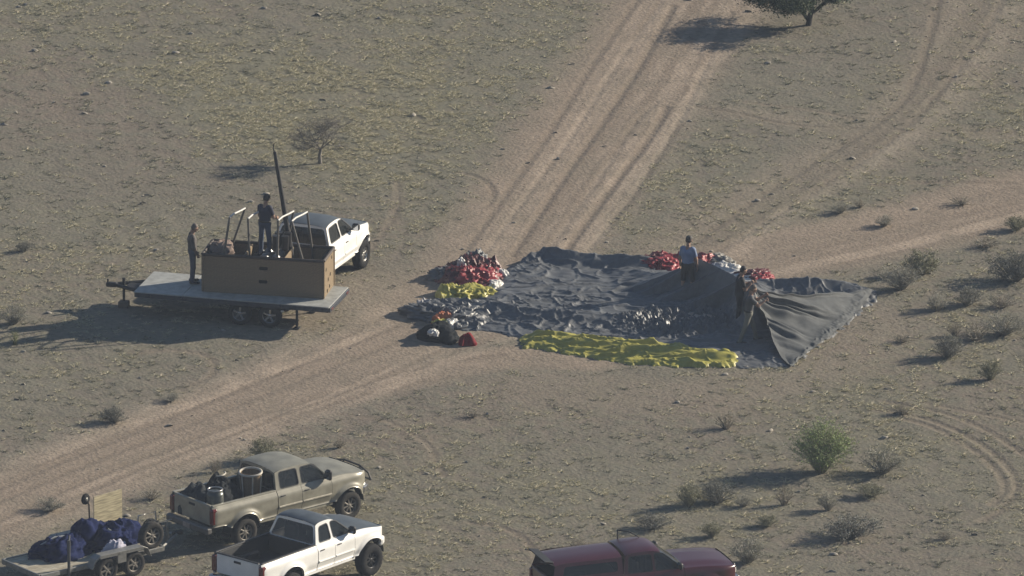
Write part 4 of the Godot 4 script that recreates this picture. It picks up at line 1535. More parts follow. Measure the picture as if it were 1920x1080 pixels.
# ---------------------------------------------------------------- the utility trailer with the blue bags
func make_utility_trailer() -> void:
	var steel := mat("galvanised steel", 0.30, 0.30, 0.285, 0.45, 0.4)
	var dark := mat("black steel")
	var plank_m := [mat("weathered plank", 0.52, 0.47, 0.355, 0.85, 0.0, "wood"), mat("pale plank", 0.60, 0.55, 0.43, 0.85, 0.0, "wood"), mat("tan plank", 0.48, 0.425, 0.315, 0.85, 0.0, "wood")]
	var rubber := mat("dusty rubber")
	var rim_m := mat("dusty alloy")
	var turn := deg_to_rad(37.0)
	var hitch := tan_pose * Vector3(-1.62, 0, 0)
	var t := thing("utility_trailer", "low plank-decked utility trailer hitched behind the tan pickup at bottom left", "trailer", Vector3(hitch.x, -0.03, hitch.z), turn)
	var pose := t.transform
	var dy := 0.56
	var x0 := -5.5
	var x1 := -1.25
	var hw := 0.86
	for k in 9:
		box("plank", Vector3((x0 + x1) / 2, dy - 0.02, -hw + 0.1 + k * (hw * 2 - 0.2) / 8.0), Vector3(x1 - x0 - rng.randf() * 0.05, 0.04, (hw * 2 - 0.2) / 8.0 - 0.014), plank_m[k % 3], t, 0.006)
	for s in [-1, 1]:
		box("side_rail", Vector3((x0 + x1) / 2, dy - 0.05, (hw + 0.04) * s), Vector3(x1 - x0, 0.14, 0.06), steel, t)
		var st := new_st()
		tube(st, [Vector3(x1 + 0.05, dy - 0.06, hw * 0.9 * s), Vector3(-0.15, 0.50, 0.05 * s)], [0.05], 4)
		obj("drawbar", st, steel, t)
		# tandem mudguard: a bent plate over both wheels
		var mg := new_st()
		var prof := [Vector2(-3.92, 0.50), Vector2(-3.80, 0.76), Vector2(-3.62, 0.84), Vector2(-2.18, 0.84), Vector2(-2.0, 0.76), Vector2(-1.88, 0.50)]
		for k in prof.size() - 1:
			var p0: Vector2 = prof[k]
			var p1: Vector2 = prof[k + 1]
			var c := (p0 + p1) * 0.5
			cbox(mg, Vector3.ZERO, Vector3(p0.distance_to(p1) + 0.01, 0.016, 0.30), 0.004, Transform3D(Basis(Vector3.BACK, (p1 - p0).angle()), Vector3(c.x, c.y, (hw + 0.22) * s)))
		for lip in [[-2.9, 0.80, 1.5, 0.10], [-2.9, 0.66, 0.30, 0.3]]:
			cbox(mg, Vector3(lip[0], lip[1], (hw + 0.36) * s), Vector3(lip[2], lip[3], 0.014), 0.004)
		obj("mudguard", mg, steel, t)
		for x in [-2.42, -3.36]:
			make_wheel("wheel", Vector3(x, 0.36, (hw + 0.22) * s), 0.36, 0.22, 0.225, s, rubber, rim_m, 6, t)
	for x in [-2.42, -3.36]:
		var st := new_st()
		tube(st, [Vector3(x, 0.36, -hw - 0.1), Vector3(x, 0.36, hw + 0.1)], [0.045], 8)
		obj("axle", st, dark, t)
	box("tail_beam", Vector3(x0 - 0.03, dy - 0.05, 0), Vector3(0.06, 0.15, hw * 2 + 0.1), steel, t)
	box("front_beam", Vector3(x1 + 0.03, dy - 0.05, 0), Vector3(0.06, 0.15, hw * 2 + 0.1), steel, t)
	box("coupler", Vector3(-0.08, 0.52, 0), Vector3(0.34, 0.13, 0.14), dark, t, 0.03)
	var st := new_st()
	tube(st, [Vector3(-0.55, 0.35, 0.1), Vector3(-0.55, 1.0, 0.1)], [0.035], 8)
	tube(st, [Vector3(-0.55, 1.0, 0.1), Vector3(-0.40, 1.02, 0.16)], [0.015], 6)
	obj("jack_post", st, steel, t)
	st = new_st()
	tube(st, [Vector3(-4.55, 0.2, hw + 0.10), Vector3(-4.55, 1.42, hw + 0.10)], [0.045], 8)
	tube(st, [Vector3(-4.55, 1.30, hw + 0.10), Vector3(-4.45, 1.52, hw - 0.02)], [0.03], 6)
	obj("corner_post", st, mat("grey painted post", 0.09, 0.092, 0.095, 0.5), t)
	# load: each a thing of its own
	var wheel := thing("spare_wheel", "spare wheel with a dusty rim standing upright at the front of the utility trailer", "wheel", pose * Vector3(-1.55, 0.93, 0.74), turn)
	make_wheel("tyre", Vector3.ZERO, 0.40, 0.24, 0.25, 1, rubber, rim_m, 8, wheel)
	var board := thing("plywood_board", "pale plywood board stood on edge at the far side of the utility trailer", "board", pose * Vector3(-1.95, dy, -0.78), turn + 0.12)
	st = new_st()
	cbox(st, Vector3(0, 0.72, 0), Vector3(1.08, 1.18, 0.025), 0.004)
	obj("sheet", st, mat("plywood", 0.56, 0.49, 0.31, 0.7, 0.0, "wood", 0.6), board)
	for k in [-0.4, 0.4]:
		box("batten", Vector3(k, 0.66, -0.035), Vector3(0.07, 1.3, 0.04), mat("weathered plank"), board)
	var cw := thing("castor_wheel", "small black wheel on a stub arm beside the upright plywood board", "wheel", pose * Vector3(-2.62, dy + 1.22, -0.92), turn + 0.3)
	st = new_st()
	lathe(st, [Vector2(0.06, -0.05), Vector2(0.14, -0.05), Vector2(0.16, -0.02), Vector2(0.16, 0.02), Vector2(0.14, 0.05), Vector2(0.06, 0.05)], 20, Transform3D.IDENTITY)
	var tyre := obj("tyre", st, mat("black rubber"), cw)
	st = new_st()
	lathe(st, [Vector2(0.0, 0.045), Vector2(0.065, 0.045), Vector2(0.065, -0.045), Vector2(0.0, -0.045)], 14, Transform3D.IDENTITY)
	obj("rim", st, steel, tyre)
	st = new_st()
	tube(st, [Vector3(0.16, -1.1, 0.02), Vector3(0.13, -0.2, 0.02), Vector3(0, 0, 0.0)], [0.022], 6)
	obj("stub_arm", st, dark, cw)
	var blue := mat("navy canvas", 0.012, 0.020, 0.078, 0.85)
	var bag := thing("canvas_bag", "large navy blue canvas bag at the back of the utility trailer", "bag", pose * Vector3(-3.80, dy, -0.26), turn)
	put("bag_body", lump(1.05, 0.50, 0.54, 0.20, 2.2, 21, 40), blue, bag)
	st = new_st()
	tube(st, [Vector3(-0.75, 0.36, -0.15), Vector3(-0.3, 0.52, -0.1), Vector3(0.35, 0.50, 0.0)], [0.03], 6)
	obj("strap", st, mat("pale webbing", 0.45, 0.46, 0.44, 0.6), bag)
	bag = thing("canvas_bag", "navy blue canvas bag in the middle of the utility trailer, below the plywood board", "bag", pose * Vector3(-2.25, dy, -0.15), turn)
	put("bag_body", lump(0.92, 0.62, 0.62, 0.20, 2.2, 27, 40), blue, bag)
	st = new_st()
	tube(st, [Vector3(-0.3, 0.56, 0.2), Vector3(-0.1, 0.42, 0.42), Vector3(0.15, 0.2, 0.56)], [0.035], 6)
	obj("strap", st, mat("pale webbing"), bag)
	bag = thing("canvas_bag", "small round navy bag on top between the two larger navy bags", "bag", pose * Vector3(-2.95, dy + 0.35, -0.42), turn)
	put("bag_body", lump(0.42, 0.45, 0.4, 0.10, 2.0, 33), blue, bag)
	var tp := thing("folded_cloth", "folded pale lilac cloth lying over the utility trailer's mudguard", "cloth", pose * Vector3(-2.75, dy, 0.72), turn + 0.1)
	put("cloth_fold", lump(0.40, 0.40, 0.22, 0.3, 2.6, 41), mat("pale lilac cloth", 0.50, 0.50, 0.60, 0.7), tp)
	var fan := thing("hose_reel", "tangle of steel tube and hose on the utility trailer's drawbar", "hose reel", pose * Vector3(-0.95, dy, 0.0), turn)
	st = new_st()
	for k in 4:
		var ring := []
		for j in 17:
			ring.append(Vector3(cos(TAU * j / 16) * 0.24, 0.26 + sin(TAU * j / 16) * 0.24, -0.16 + k * 0.09))
		tube(st, ring, [0.022], 6, false)
	obj("hose", st, dark, fan)
	st = new_st()
	tube(st, [Vector3(-0.35, 0.0, -0.28), Vector3(-0.3, 0.62, -0.28), Vector3(0.3, 0.62, -0.28), Vector3(0.35, 0, -0.28)], [0.024], 6)
	tube(st, [Vector3(-0.35, 0.0, 0.28), Vector3(-0.3, 0.5, 0.28), Vector3(0.3, 0.5, 0.28), Vector3(0.35, 0, 0.28)], [0.024], 6)
	obj("reel_frame", st, mat("alloy"), fan)


# ---------------------------------------------------------------- the balloon envelope, spread on the ground
var basket_pose: Transform3D
var tan_pose: Transform3D
var fold_a: FastNoiseLite
var fold_b: FastNoiseLite
var fold_c: FastNoiseLite
var env_home: Vector3


func ground_poly(px: Array) -> PackedVector2Array:
	var out := PackedVector2Array()
	for p in px:
		var q := at(p[0], p[1])
		out.append(Vector2(q.x, q.z))
	return out


func ridged(n: FastNoiseLite, x: float, z: float) -> float:
	var r := 1.0 - absf(n.get_noise_2d(x, z)) * 2.2
	return maxf(r, 0.0)


func folds(p: Vector2) -> float:
	# long soft folds that wander, over flatter crumpling
	var w1 := n_big.get_noise_2d(p.x * 3.2, p.y * 3.2)
	var w2 := n_big.get_noise_2d(p.x * 4.1 + 70.0, p.y * 4.1)
	var w3 := n_mid.get_noise_2d(p.x * 0.8 + 20.0, p.y * 0.8)
	var m1 := smoothstep(-0.35, 0.4, n_big.get_noise_2d(p.x * 2.4 + 9.0, p.y * 2.4))
	var a := 0.5 + 0.5 * sin(TAU * (1.05 * p.y + 0.16 * p.x + 1.15 * w1 + 0.12 * w3))
	var b := 0.5 + 0.5 * sin(TAU * (0.8 * p.x - 0.5 * p.y + 1.5 * w2 + 0.2 * w3))
	# pinched folds: thin standing lines that run on
	var c := pow(maxf(0.0, 1.0 - 1.9 * absf(fold_b.get_noise_2d(p.x * 0.42 + 0.25 * w2, p.y * 1.0))), 5.0)
	var d := pow(maxf(0.0, 1.0 - 1.9 * absf(fold_a.get_noise_2d(p.x * 1.5 + 40.0, p.y * 1.3 + 0.4 * w1))), 6.0)
	var e := fold_c.get_noise_2d(p.x * 0.5, p.y * 0.9)
	var f := pow(maxf(0.0, 1.0 - 2.1 * absf(fold_b.get_noise_2d(p.x * 1.7 + 0.5 * w1 + 80.0, p.y * 2.6 + 0.4 * w3))), 4.0)
	return 0.060 * pow(a, 2.0) * (1.15 - m1) + 0.030 * b * m1 + 0.060 * c + 0.070 * d * (0.3 + 0.7 * m1) + 0.026 * e + 0.040 * f * m1


# ridge lines: [ground pixel u, v, height]; near and far are the widths of the slopes
func ridge_line(p: Vector2, pts: Array, near: float, far: float) -> float:
	var best := 0.0
	for i in pts.size() - 1:
		var a: Vector3 = pts[i]
		var b: Vector3 = pts[i + 1]
		var a2 := Vector2(a.x, a.z)
		var ab := Vector2(b.x, b.z) - a2
		var t := clampf((p - a2).dot(ab) / ab.length_squared(), 0.0, 1.0)
		var off := p - a2 - ab * t
		var d := off.length() / (near if off.y > 0.0 else far)
		if d < 1.0:
			best = maxf(best, lerpf(a.y, b.y, t) * pow(1.0 - d, 1.25))
	return best


func crest(rows: Array) -> Array:
	var out := []
	for r in rows:
		var q := at(r[0], r[1])
		out.append(Vector3(q.x, r[2], q.z))
	return out


func cloth(called: String, px: Array, m: Material, height: Callable, edge := 0.14, cell := 0.035, ragged := 0.16, parent: Node3D = null) -> MeshInstance3D:
	var poly := ground_poly(px)
	var lo := poly[0]
	var hi := poly[0]
	for p in poly:
		lo = lo.min(p)
		hi = hi.max(p)
	var nx := int((hi.x - lo.x) / cell) + 1
	var nz := int((hi.y - lo.y) / cell) + 1
	var depth := PackedFloat32Array()
	depth.resize((nx + 1) * (nz + 1))
	var n := poly.size()
	for j in nz + 1:
		for i in nx + 1:
			var p := lo + Vector2(i, j) * cell
			var best := 1e9
			var inside := false
			for k in n:
				var a := poly[k]
				var b := poly[(k + 1) % n]
				var ab := b - a
				var t := clampf((p - a).dot(ab) / ab.length_squared(), 0.0, 1.0)
				best = minf(best, (p - a - ab * t).length_squared())
				if (a.y > p.y) != (b.y > p.y) and p.x < (b.x - a.x) * (p.y - a.y) / (b.y - a.y) + a.x:
					inside = not inside
			var d := sqrt(best) * (1.0 if inside else -1.0)
			depth[j * (nx + 1) + i] = d + ragged * (n_small.get_noise_2d(p.x * 1.3, p.y * 1.3) - 0.1)
	var at_v := PackedInt32Array()
	at_v.resize(depth.size())
	at_v.fill(-1)
	var v := PackedVector3Array()
	var ix := PackedInt32Array()
	for j in nz:
		for i in nx:
			var k := j * (nx + 1) + i
			var c := [k, k + 1, k + nx + 2, k + nx + 1]
			if depth[c[0]] <= 0.0 and depth[c[1]] <= 0.0 and depth[c[2]] <= 0.0 and depth[c[3]] <= 0.0:
				continue
			for q in c:
				if at_v[q] < 0:
					var p := lo + Vector2(q % (nx + 1), q / (nx + 1)) * cell
					var d := depth[q]
					var y := -0.06
					if d > 0.0:
						var hh: float = height.call(p)
						y = (0.03 + hh) * (1.0 - exp(-d / edge)) - 0.02
					at_v[q] = v.size()
					v.append(Vector3(p.x, y, p.y) - env_home)
			ix.append_array([at_v[c[0]], at_v[c[1]], at_v[c[2]], at_v[c[0]], at_v[c[2]], at_v[c[3]]])
	return put(called, index_mesh(v, ix, PackedColorArray()), m, parent)


func nylon(key: String, r: float, g: float, b: float) -> StandardMaterial3D:
	var m := mat(key, r, g, b, 0.5, 0.0, "dust", 0.8)
	m.roughness = 0.46
	m.metallic_specular = 0.5
	m.backlight_enabled = true
	m.backlight = Color(0.10, 0.10, 0.10)
	return m


func heap(called: String, parent: Node3D, u: float, v: float, rx: float, ry: float, rz: float, m: Material, sd: int, y := 0.0) -> void:
	var p := at(u, v)
	var o := put(called, lump(rx, ry * 0.7, rz, 0.42, 3.0, sd, 26), m, parent)
	o.position = Vector3(p.x, y - 0.02, p.z) - env_home
	o.rotation.y = sd * 1.3


func make_envelope() -> void:
	fold_a = simplex(101, 0.55, 1)
	fold_b = simplex(102, 1.0, 1)
	fold_c = simplex(103, 2.6, 2)
	var grey := nylon("charcoal nylon", 0.135, 0.142, 0.150)
	var lift: StandardMaterial3D = nylon("grey nylon", 0.118, 0.125, 0.128)
	var yellow := nylon("yellow nylon", 0.42, 0.388, 0.085)
	var red := nylon("red nylon", 0.30, 0.036, 0.045)
	var dark_red := nylon("dark red nylon", 0.11, 0.022, 0.025)
	var white := nylon("white nylon", 0.66, 0.65, 0.62)
	var orange := nylon("orange nylon", 0.5, 0.15, 0.06)
	lift.roughness = 0.7
	lift.metallic_specular = 0.25
	env_home = at(1180, 580)
	env_home.y = 0.0
	var t := thing("balloon_envelope", "huge crumpled charcoal balloon envelope spread flat on the dirt, with yellow, red and white ends", "balloon envelope", env_home)
	# the spread black cloth with its rolls, peaks and crinkles
	var peak := crest([[1250, 540, 0.35], [1280, 548, 0.78], [1312, 553, 1.10], [1350, 566, 1.03], [1388, 584, 1.0], [1412, 612, 1.25]])
	var peak_lip := crest([[1190, 515, 0.15], [1255, 540, 0.36]])
	var back_roll := crest([[972, 494, 0.12], [1020, 487, 0.42], [1100, 493, 0.32], [1200, 500, 0.30], [1260, 500, 0.15]])
	var right_roll := crest([[1436, 545, 0.30], [1500, 548, 0.42], [1580, 549, 0.36], [1636, 556, 0.15]])
	var low_roll := crest([[880, 580, 0.18], [960, 590, 0.30], [1080, 600, 0.22], [1180, 606, 0.15]])
	var glint := at(1285, 606)
	var main_h := func(p: Vector2) -> float:
		var h := folds(p)
		var d := Vector2((p.x - glint.x) / 2.3, (p.y - glint.z) / 1.7).length()
		var k := 1.0 - smoothstep(0.5, 1.1, d)
		if k > 0.0:
			h += k * (0.17 * pow(ridged(fold_c, p.x * 0.85, p.y * 0.85), 2.0) + 0.09 * pow(ridged(fold_c, p.x * 1.9 + 7.0, p.y * 1.9), 2.0))
		var pk := maxf(ridge_line(p, peak, 0.62, 1.9), ridge_line(p, peak_lip, 0.8, 0.9))
		h = maxf(h * (1.0 - clampf(pk * 1.6, 0.0, 0.8)), 0.0) + pk
		h += ridge_line(p, back_roll, 0.42, 0.5) + ridge_line(p, right_roll, 0.65, 0.7) + ridge_line(p, low_roll, 0.7, 0.8)
		return h
	cloth("charcoal_panel", [[842, 592], [880, 565], [930, 540], [945, 505], [985, 486], [1010, 478], [1100, 484], [1200, 490], [1300, 497], [1400, 520], [1450, 530], [1560, 530], [1642, 541], [1644, 560], [1600, 598], [1540, 645], [1482, 688], [1388, 690], [1330, 676], [1200, 650], [1100, 640], [985, 638], [925, 620], [862, 618]], grey, main_h, 0.16, 0.035, 0.22, t)
	# the part held up at the right, hanging from the crew's hands
	var hand := at(1414, 624) + Vector3(0, 1.36, 0)
	var fa := Curve3D.new()
	fa.add_point(hand)
	fa.add_point(at(1433, 641) + Vector3(0, 0.80, 0), Vector3(-0.10, 0.22, 0), Vector3(0.10, -0.22, 0))
	fa.add_point(at(1476, 684) + Vector3(0, 0.06, 0), Vector3(-0.35, 0.12, -0.4), Vector3.ZERO)
	var fb := Curve3D.new()
	fb.add_point(at(1638, 553) + Vector3(0, 0.15, 0))
	fb.add_point(at(1600, 595) + Vector3(0, 0.04, 0), Vector3(0.25, 0, -0.8), Vector3(-0.25, 0, 0.8))
	fb.add_point(at(1540, 645) + Vector3(0, 0.04, 0), Vector3(0.4, 0, -0.8), Vector3(-0.4, 0, 0.8))
	fb.add_point(at(1483, 690) + Vector3(0, 0.03, 0))
	var nu := 150
	var nv := 90
	var v := PackedVector3Array()
	var ix := PackedInt32Array()
	var la := fa.get_baked_length()
	var lb := fb.get_baked_length()
	for i in nu + 1:
		var s := float(i) / nu
		var sa := clampf(s * 1.06 - 0.02, 0.0, 1.0)
		var a := fa.sample_baked(la * pow(sa, 3.2))
		var b := fb.sample_baked(lb * s)
		for j in nv + 1:
			var q := float(j) / nv
			var p := a.lerp(b, q)
			p.y = lerpf(a.y, b.y, pow(q, 0.62 + 0.12 * sin(s * 9.0)))
			var w := s * 5.5 + 0.35 * sin(s * 17.0) + 0.30 * q * sin(s * 7.0 + 1.0)
			var pleat := pow(absf(sin(w * PI)), 0.7) - 0.55 + 0.30 * absf(sin(w * PI * 2.3 + q))
			var amp := (0.27 + 0.08 * sin(s * 23.0)) * sin(PI * clampf(q * 0.85 + 0.08, 0.0, 1.0)) * (0.35 + 0.65 * smoothstep(0.05, 0.3, s)) + 0.04
			p += Vector3(0.35, 0.85, 0.45) * pleat * amp * clampf(p.y * 1.8, 0.3, 1.0)
			p.y += 0.05 * fold_b.get_noise_2d(p.x * 1.2, p.z * 1.2) + 0.06 * smoothstep(0.8, 1.0, q) * ridged(fold_c, p.x, p.z) * smoothstep(0.0, 0.1, 1.02 - q)
			p.y = maxf(p.y, 0.015 + 0.03 * ridged(fold_c, p.x, p.z))
			v.append(p - env_home)
	for i in nu:
		for j in nv:
			var k := i * (nv + 1) + j
			ix.append_array([k, k + nv + 1, k + nv + 2, k, k + nv + 2, k + 1])
	put("lifted_grey_panel", index_mesh(v, ix, PackedColorArray()), lift, t)
	# yellow border along the near edge
	var yr := crest([[985, 640, 0.12], [1060, 645, 0.20], [1200, 660, 0.22], [1330, 671, 0.18], [1384, 676, 0.10]])
	var yr2 := crest([[1010, 632, 0.22], [1100, 640, 0.16], [1230, 652, 0.20], [1360, 668, 0.12]])
	cloth("yellow_panel", [[974, 632], [1000, 622], [1060, 628], [1200, 642], [1320, 656], [1390, 666], [1386, 688], [1300, 687], [1200, 684], [1110, 672], [1040, 658], [980, 652]], yellow, func(p): return 0.03 + folds(Vector2(p.x * 0.9, p.y * 1.6)) * 1.35 + 0.55 * ridge_line(p, yr, 0.5, 0.4) + 0.6 * ridge_line(p, yr2, 0.25, 0.3), 0.12, 0.03, 0.2, t)
	cloth("yellow_panel", [[812, 548], [850, 538], [925, 540], [918, 556], [870, 564], [820, 562]], yellow, func(p): return 0.06 + folds(p) * 2.2, 0.12, 0.03, 0.25, t)
	# the bright heap at the left end
	cloth("dark_red_panel", [[815, 515], [850, 492], [900, 484], [940, 496], [950, 520], [920, 545], [860, 542], [825, 535]], dark_red, func(p): return 0.16 + folds(p) * 2.2, 0.25, 0.03, 0.25, t)
	heap("red_fold", t, 880, 528, 0.55, 0.52, 0.75, red, 3)
	heap("red_fold", t, 850, 522, 0.40, 0.42, 0.6, dark_red, 8)
	heap("red_fold", t, 905, 520, 0.40, 0.40, 0.7, red, 12)
	heap("red_fold", t, 888, 508, 0.5, 0.55, 0.6, dark_red, 17)
	heap("white_fold", t, 866, 512, 0.16, 0.56, 0.3, white, 5)
	heap("white_fold", t, 935, 514, 0.18, 0.24, 0.3, white, 6)
	heap("white_fold", t, 926, 536, 0.22, 0.22, 0.3, white, 7)
	heap("charcoal_fold", t, 893, 500, 0.35, 0.62, 0.4, grey, 19)
	heap("charcoal_fold", t, 835, 520, 0.35, 0.40, 0.5, grey, 23)
	heap("yellow_fold", t, 866, 552, 0.40, 0.30, 0.5, yellow, 29)
	heap("yellow_fold", t, 905, 550, 0.35, 0.24, 0.4, yellow, 30)
	# the left tip: charcoal folds with scraps of colour
	cloth("charcoal_fold", [[782, 585], [800, 570], [840, 562], [900, 570], [935, 600], [900, 618], [850, 614], [800, 600]], grey, func(p): return 0.10 + folds(p) * 2.6, 0.2, 0.03, 0.3, t)
	heap("charcoal_fold", t, 812, 590, 0.55, 0.42, 0.9, grey, 37)
	heap("charcoal_fold", t, 860, 598, 0.6, 0.40, 0.8, grey, 38)
	heap("white_fold", t, 798, 580, 0.22, 0.40, 0.3, mat("grey-white nylon", 0.4, 0.39, 0.40, 0.5), 39)
	heap("orange_fold", t, 832, 606, 0.16, 0.42, 0.35, orange, 40)
	heap("yellow_fold", t, 828, 612, 0.24, 0.26, 0.3, yellow, 42)
	heap("white_fold", t, 846, 612, 0.16, 0.28, 0.3, white, 43)
	# red and white folds on the far edge
	var far_h := func(p): return 0.06 + folds(p) * 2.0
	cloth("red_panel", [[1205, 494], [1212, 480], [1260, 480], [1300, 482], [1315, 496], [1270, 512], [1225, 508]], red, far_h, 0.15, 0.03, 0.2, t)
	cloth("white_panel", [[1296, 490], [1340, 484], [1380, 497], [1440, 522], [1430, 534], [1390, 530], [1340, 512]], white, func(p): return 0.05 + folds(p), 0.12, 0.03, 0.2, t)
	heap("red_fold", t, 1242, 503, 0.55, 0.40, 0.6, red, 51)
	heap("red_fold", t, 1228, 496, 0.45, 0.38, 0.4, dark_red, 52)
	heap("red_fold", t, 1322, 493, 0.30, 0.35, 0.4, red, 53)
	heap("white_fold", t, 1362, 504, 0.28, 0.26, 0.4, white, 54)
	heap("charcoal_fold", t, 1345, 492, 0.5, 0.30, 0.4, mat("dusty grey nylon", 0.22, 0.21, 0.19, 0.6), 55)
	heap("tan_fold", t, 1308, 600, 0.30, 0.26, 0.5, mat("tan nylon", 0.42, 0.36, 0.30, 0.5), 71)
	heap("tan_fold", t, 1285, 606, 0.22, 0.22, 0.35, mat("tan nylon"), 72)
	heap("red_fold", t, 1412, 518, 0.5, 0.24, 0.4, dark_red, 56)
	heap("red_fold", t, 1424, 521, 0.28, 0.22, 0.35, red, 57)
	# loose bags by the left end
	var p := at(824, 630)
	var bag := thing("stuff_bag", "black cloth bundle with a white mark lying below the envelope's left end", "bag", Vector3(p.x, -0.03, p.z), 0.3)
	put("bag_body", lump(0.52, 0.36, 0.7, 0.22, 1.9, 61, 30), mat("black canvas"), bag)
	var o := put("white_flap", lump(0.13, 0.10, 0.18, 0.7, 6.0, 62, 14), white, bag)
	o.position = Vector3(-0.32, 0.26, 0.42)
	p = at(877, 643)
	bag = thing("stuff_bag", "small dark red bag alone on the dirt below the envelope's left end", "bag", Vector3(p.x, -0.03, p.z), 0.9)
	put("bag_body", lump(0.27, 0.30, 0.24, 0.14, 2.6, 66), mat("red canvas", 0.20, 0.02, 0.025, 0.65), bag)
	var st := new_st()
	tube(st, [Vector3(-0.15, 0.22, 0), Vector3(-0.28, 0.16, 0.05), Vector3(-0.36, 0.04, 0.08)], [0.02], 6)
	obj("drawstring", st, mat("red canvas"), bag)


# ---------------------------------------------------------------- people
# bones: [a, b, radius a, radius b, colour]; a smooth union of tapered capsules, meshed as surface nets
func nets(bones: Array, cell: float, k: float, v: PackedVector3Array, ix: PackedInt32Array, col: PackedColorArray, place := Transform3D.IDENTITY) -> void:
	var lo := Vector3.ONE * 1e9
	var hi := -lo
	for b in bones:
		for e in 2:
			var p: Vector3 = b[e]
			var r: float = b[2 + e] + k + cell * 2.0
			lo = lo.min(p - Vector3.ONE * r)
			hi = hi.max(p + Vector3.ONE * r)
	var nx := int((hi.x - lo.x) / cell) + 2
	var ny := int((hi.y - lo.y) / cell) + 2
	var nz := int((hi.z - lo.z) / cell) + 2
	var f := PackedFloat32Array()
	f.resize(nx * ny * nz)
	f.fill(1.0)
	var raw := f.duplicate()
	var who := PackedInt32Array()
	who.resize(f.size())
	for bi in bones.size():
		var b: Array = bones[bi]
		var a: Vector3 = b[0]
		var ba: Vector3 = b[1] - a
		var l2 := maxf(ba.length_squared(), 1e-8)
		var ra: float = b[2]
		var rb: float = b[3]
		var pad := Vector3.ONE * (maxf(ra, rb) + k + cell * 2.0)
		var i0 := Vector3i(((a.min(b[1]) - pad) - lo) / cell).clamp(Vector3i.ZERO, Vector3i(nx - 1, ny - 1, nz - 1))
		var i1 := Vector3i(((a.max(b[1]) + pad) - lo) / cell).clamp(Vector3i.ZERO, Vector3i(nx - 1, ny - 1, nz - 1))
		for z in range(i0.z, i1.z + 1):
			for y in range(i0.y, i1.y + 1):
				for x in range(i0.x, i1.x + 1):
					var pa := lo + Vector3(x, y, z) * cell - a
					var h := clampf(pa.dot(ba) / l2, 0.0, 1.0)
					var d := (pa - ba * h).length() - lerpf(ra, rb, h)
					var q := (z * ny + y) * nx + x
					var o := f[q]
					var m := maxf(k - absf(o - d), 0.0) / k
					f[q] = minf(o, d) - m * m * k * 0.25
					if d < raw[q]:
						raw[q] = d
						who[q] = bi
	var id := PackedInt32Array()
	id.resize(f.size())
	id.fill(-1)
	var off := [0, 1, nx, nx + 1, nx * ny, nx * ny + 1, nx * ny + nx, nx * ny + nx + 1]
	var cor := [Vector3(0, 0, 0), Vector3(1, 0, 0), Vector3(0, 1, 0), Vector3(1, 1, 0), Vector3(0, 0, 1), Vector3(1, 0, 1), Vector3(0, 1, 1), Vector3(1, 1, 1)]
	var edges := [[0, 1], [2, 3], [4, 5], [6, 7], [0, 2], [1, 3], [4, 6], [5, 7], [0, 4], [1, 5], [2, 6], [3, 7]]
	for z in nz - 1:
		for y in ny - 1:
			for x in nx - 1:
				var q := (z * ny + y) * nx + x
				var n := 0
				for c in off:
					if f[q + c] < 0.0:
						n += 1
				if n == 0 or n == 8:
					continue
				var s := Vector3.ZERO
				var cnt := 0
				for e in edges:
					var fa := f[q + off[e[0]]]
					var fb := f[q + off[e[1]]]
					if (fa < 0.0) != (fb < 0.0):
						s += (cor[e[0]] as Vector3).lerp(cor[e[1]], fa / (fa - fb))
						cnt += 1
				id[q] = v.size()
				v.append(place * (lo + (Vector3(x, y, z) + s / cnt) * cell))
				var best := 0
				for c in 8:
					if raw[q + off[c]] < raw[q + off[best]]:
						best = c
				col.append(bones[who[q + off[best]]][4])
	var sx := 1
	var sy := nx
	var sz := nx * ny
	for z in range(1, nz - 1):
		for y in range(1, ny - 1):
			for x in range(1, nx - 1):
				var q := (z * ny + y) * nx + x
				var i := f[q] < 0.0
				for ax in 3:
					var step: int = [sx, sy, sz][ax]
					if (f[q + step] < 0.0) == i:
						continue
					var u: int = [sy, sz, sx][ax]
					var w: int = [sz, sx, sy][ax]
					var a := id[q]
					var b := id[q - u]
					var c := id[q - u - w]
					var d := id[q - w]
					if a < 0 or b < 0 or c < 0 or d < 0:
						continue
					if i:
						ix.append_array([a, b, c, a, c, d])
					else:
						ix.append_array([a, c, b, a, d, c])


func hand_bones(curl: float, skin: Color, s: float) -> Array:
	# wrist at the origin, fingers along -y, palm faces +z, thumb towards +x times s
	var out := []
	for k in 4:
		var x: float = (0.030 - 0.020 * k) * s
		var l: float = [0.070, 0.080, 0.074, 0.058][k]
		var kn := Vector3(x, -0.095, 0.0)
		out.append([Vector3(x * 0.55, -0.012, 0), kn, 0.017, 0.0125, skin])
		var m := kn + Vector3(x * 0.12, -cos(curl) * l * 0.52, sin(curl) * l * 0.52)
		var e := m + Vector3(0, -cos(curl * 2.1) * l * 0.48, sin(curl * 2.1) * l * 0.48)
		out.append([kn, m, 0.0105, 0.0095, skin])
		out.append([m, e, 0.0095, 0.008, skin])
	var th := Vector3(0.022 * s, -0.03, 0.006)
	var tm := th + Vector3(0.032 * s, -0.035, 0.014)
	out.append([th, tm, 0.016, 0.011, skin])
	out.append([tm, tm + Vector3(0.008 * s, -0.032, 0.010), 0.011, 0.009, skin])
	return out


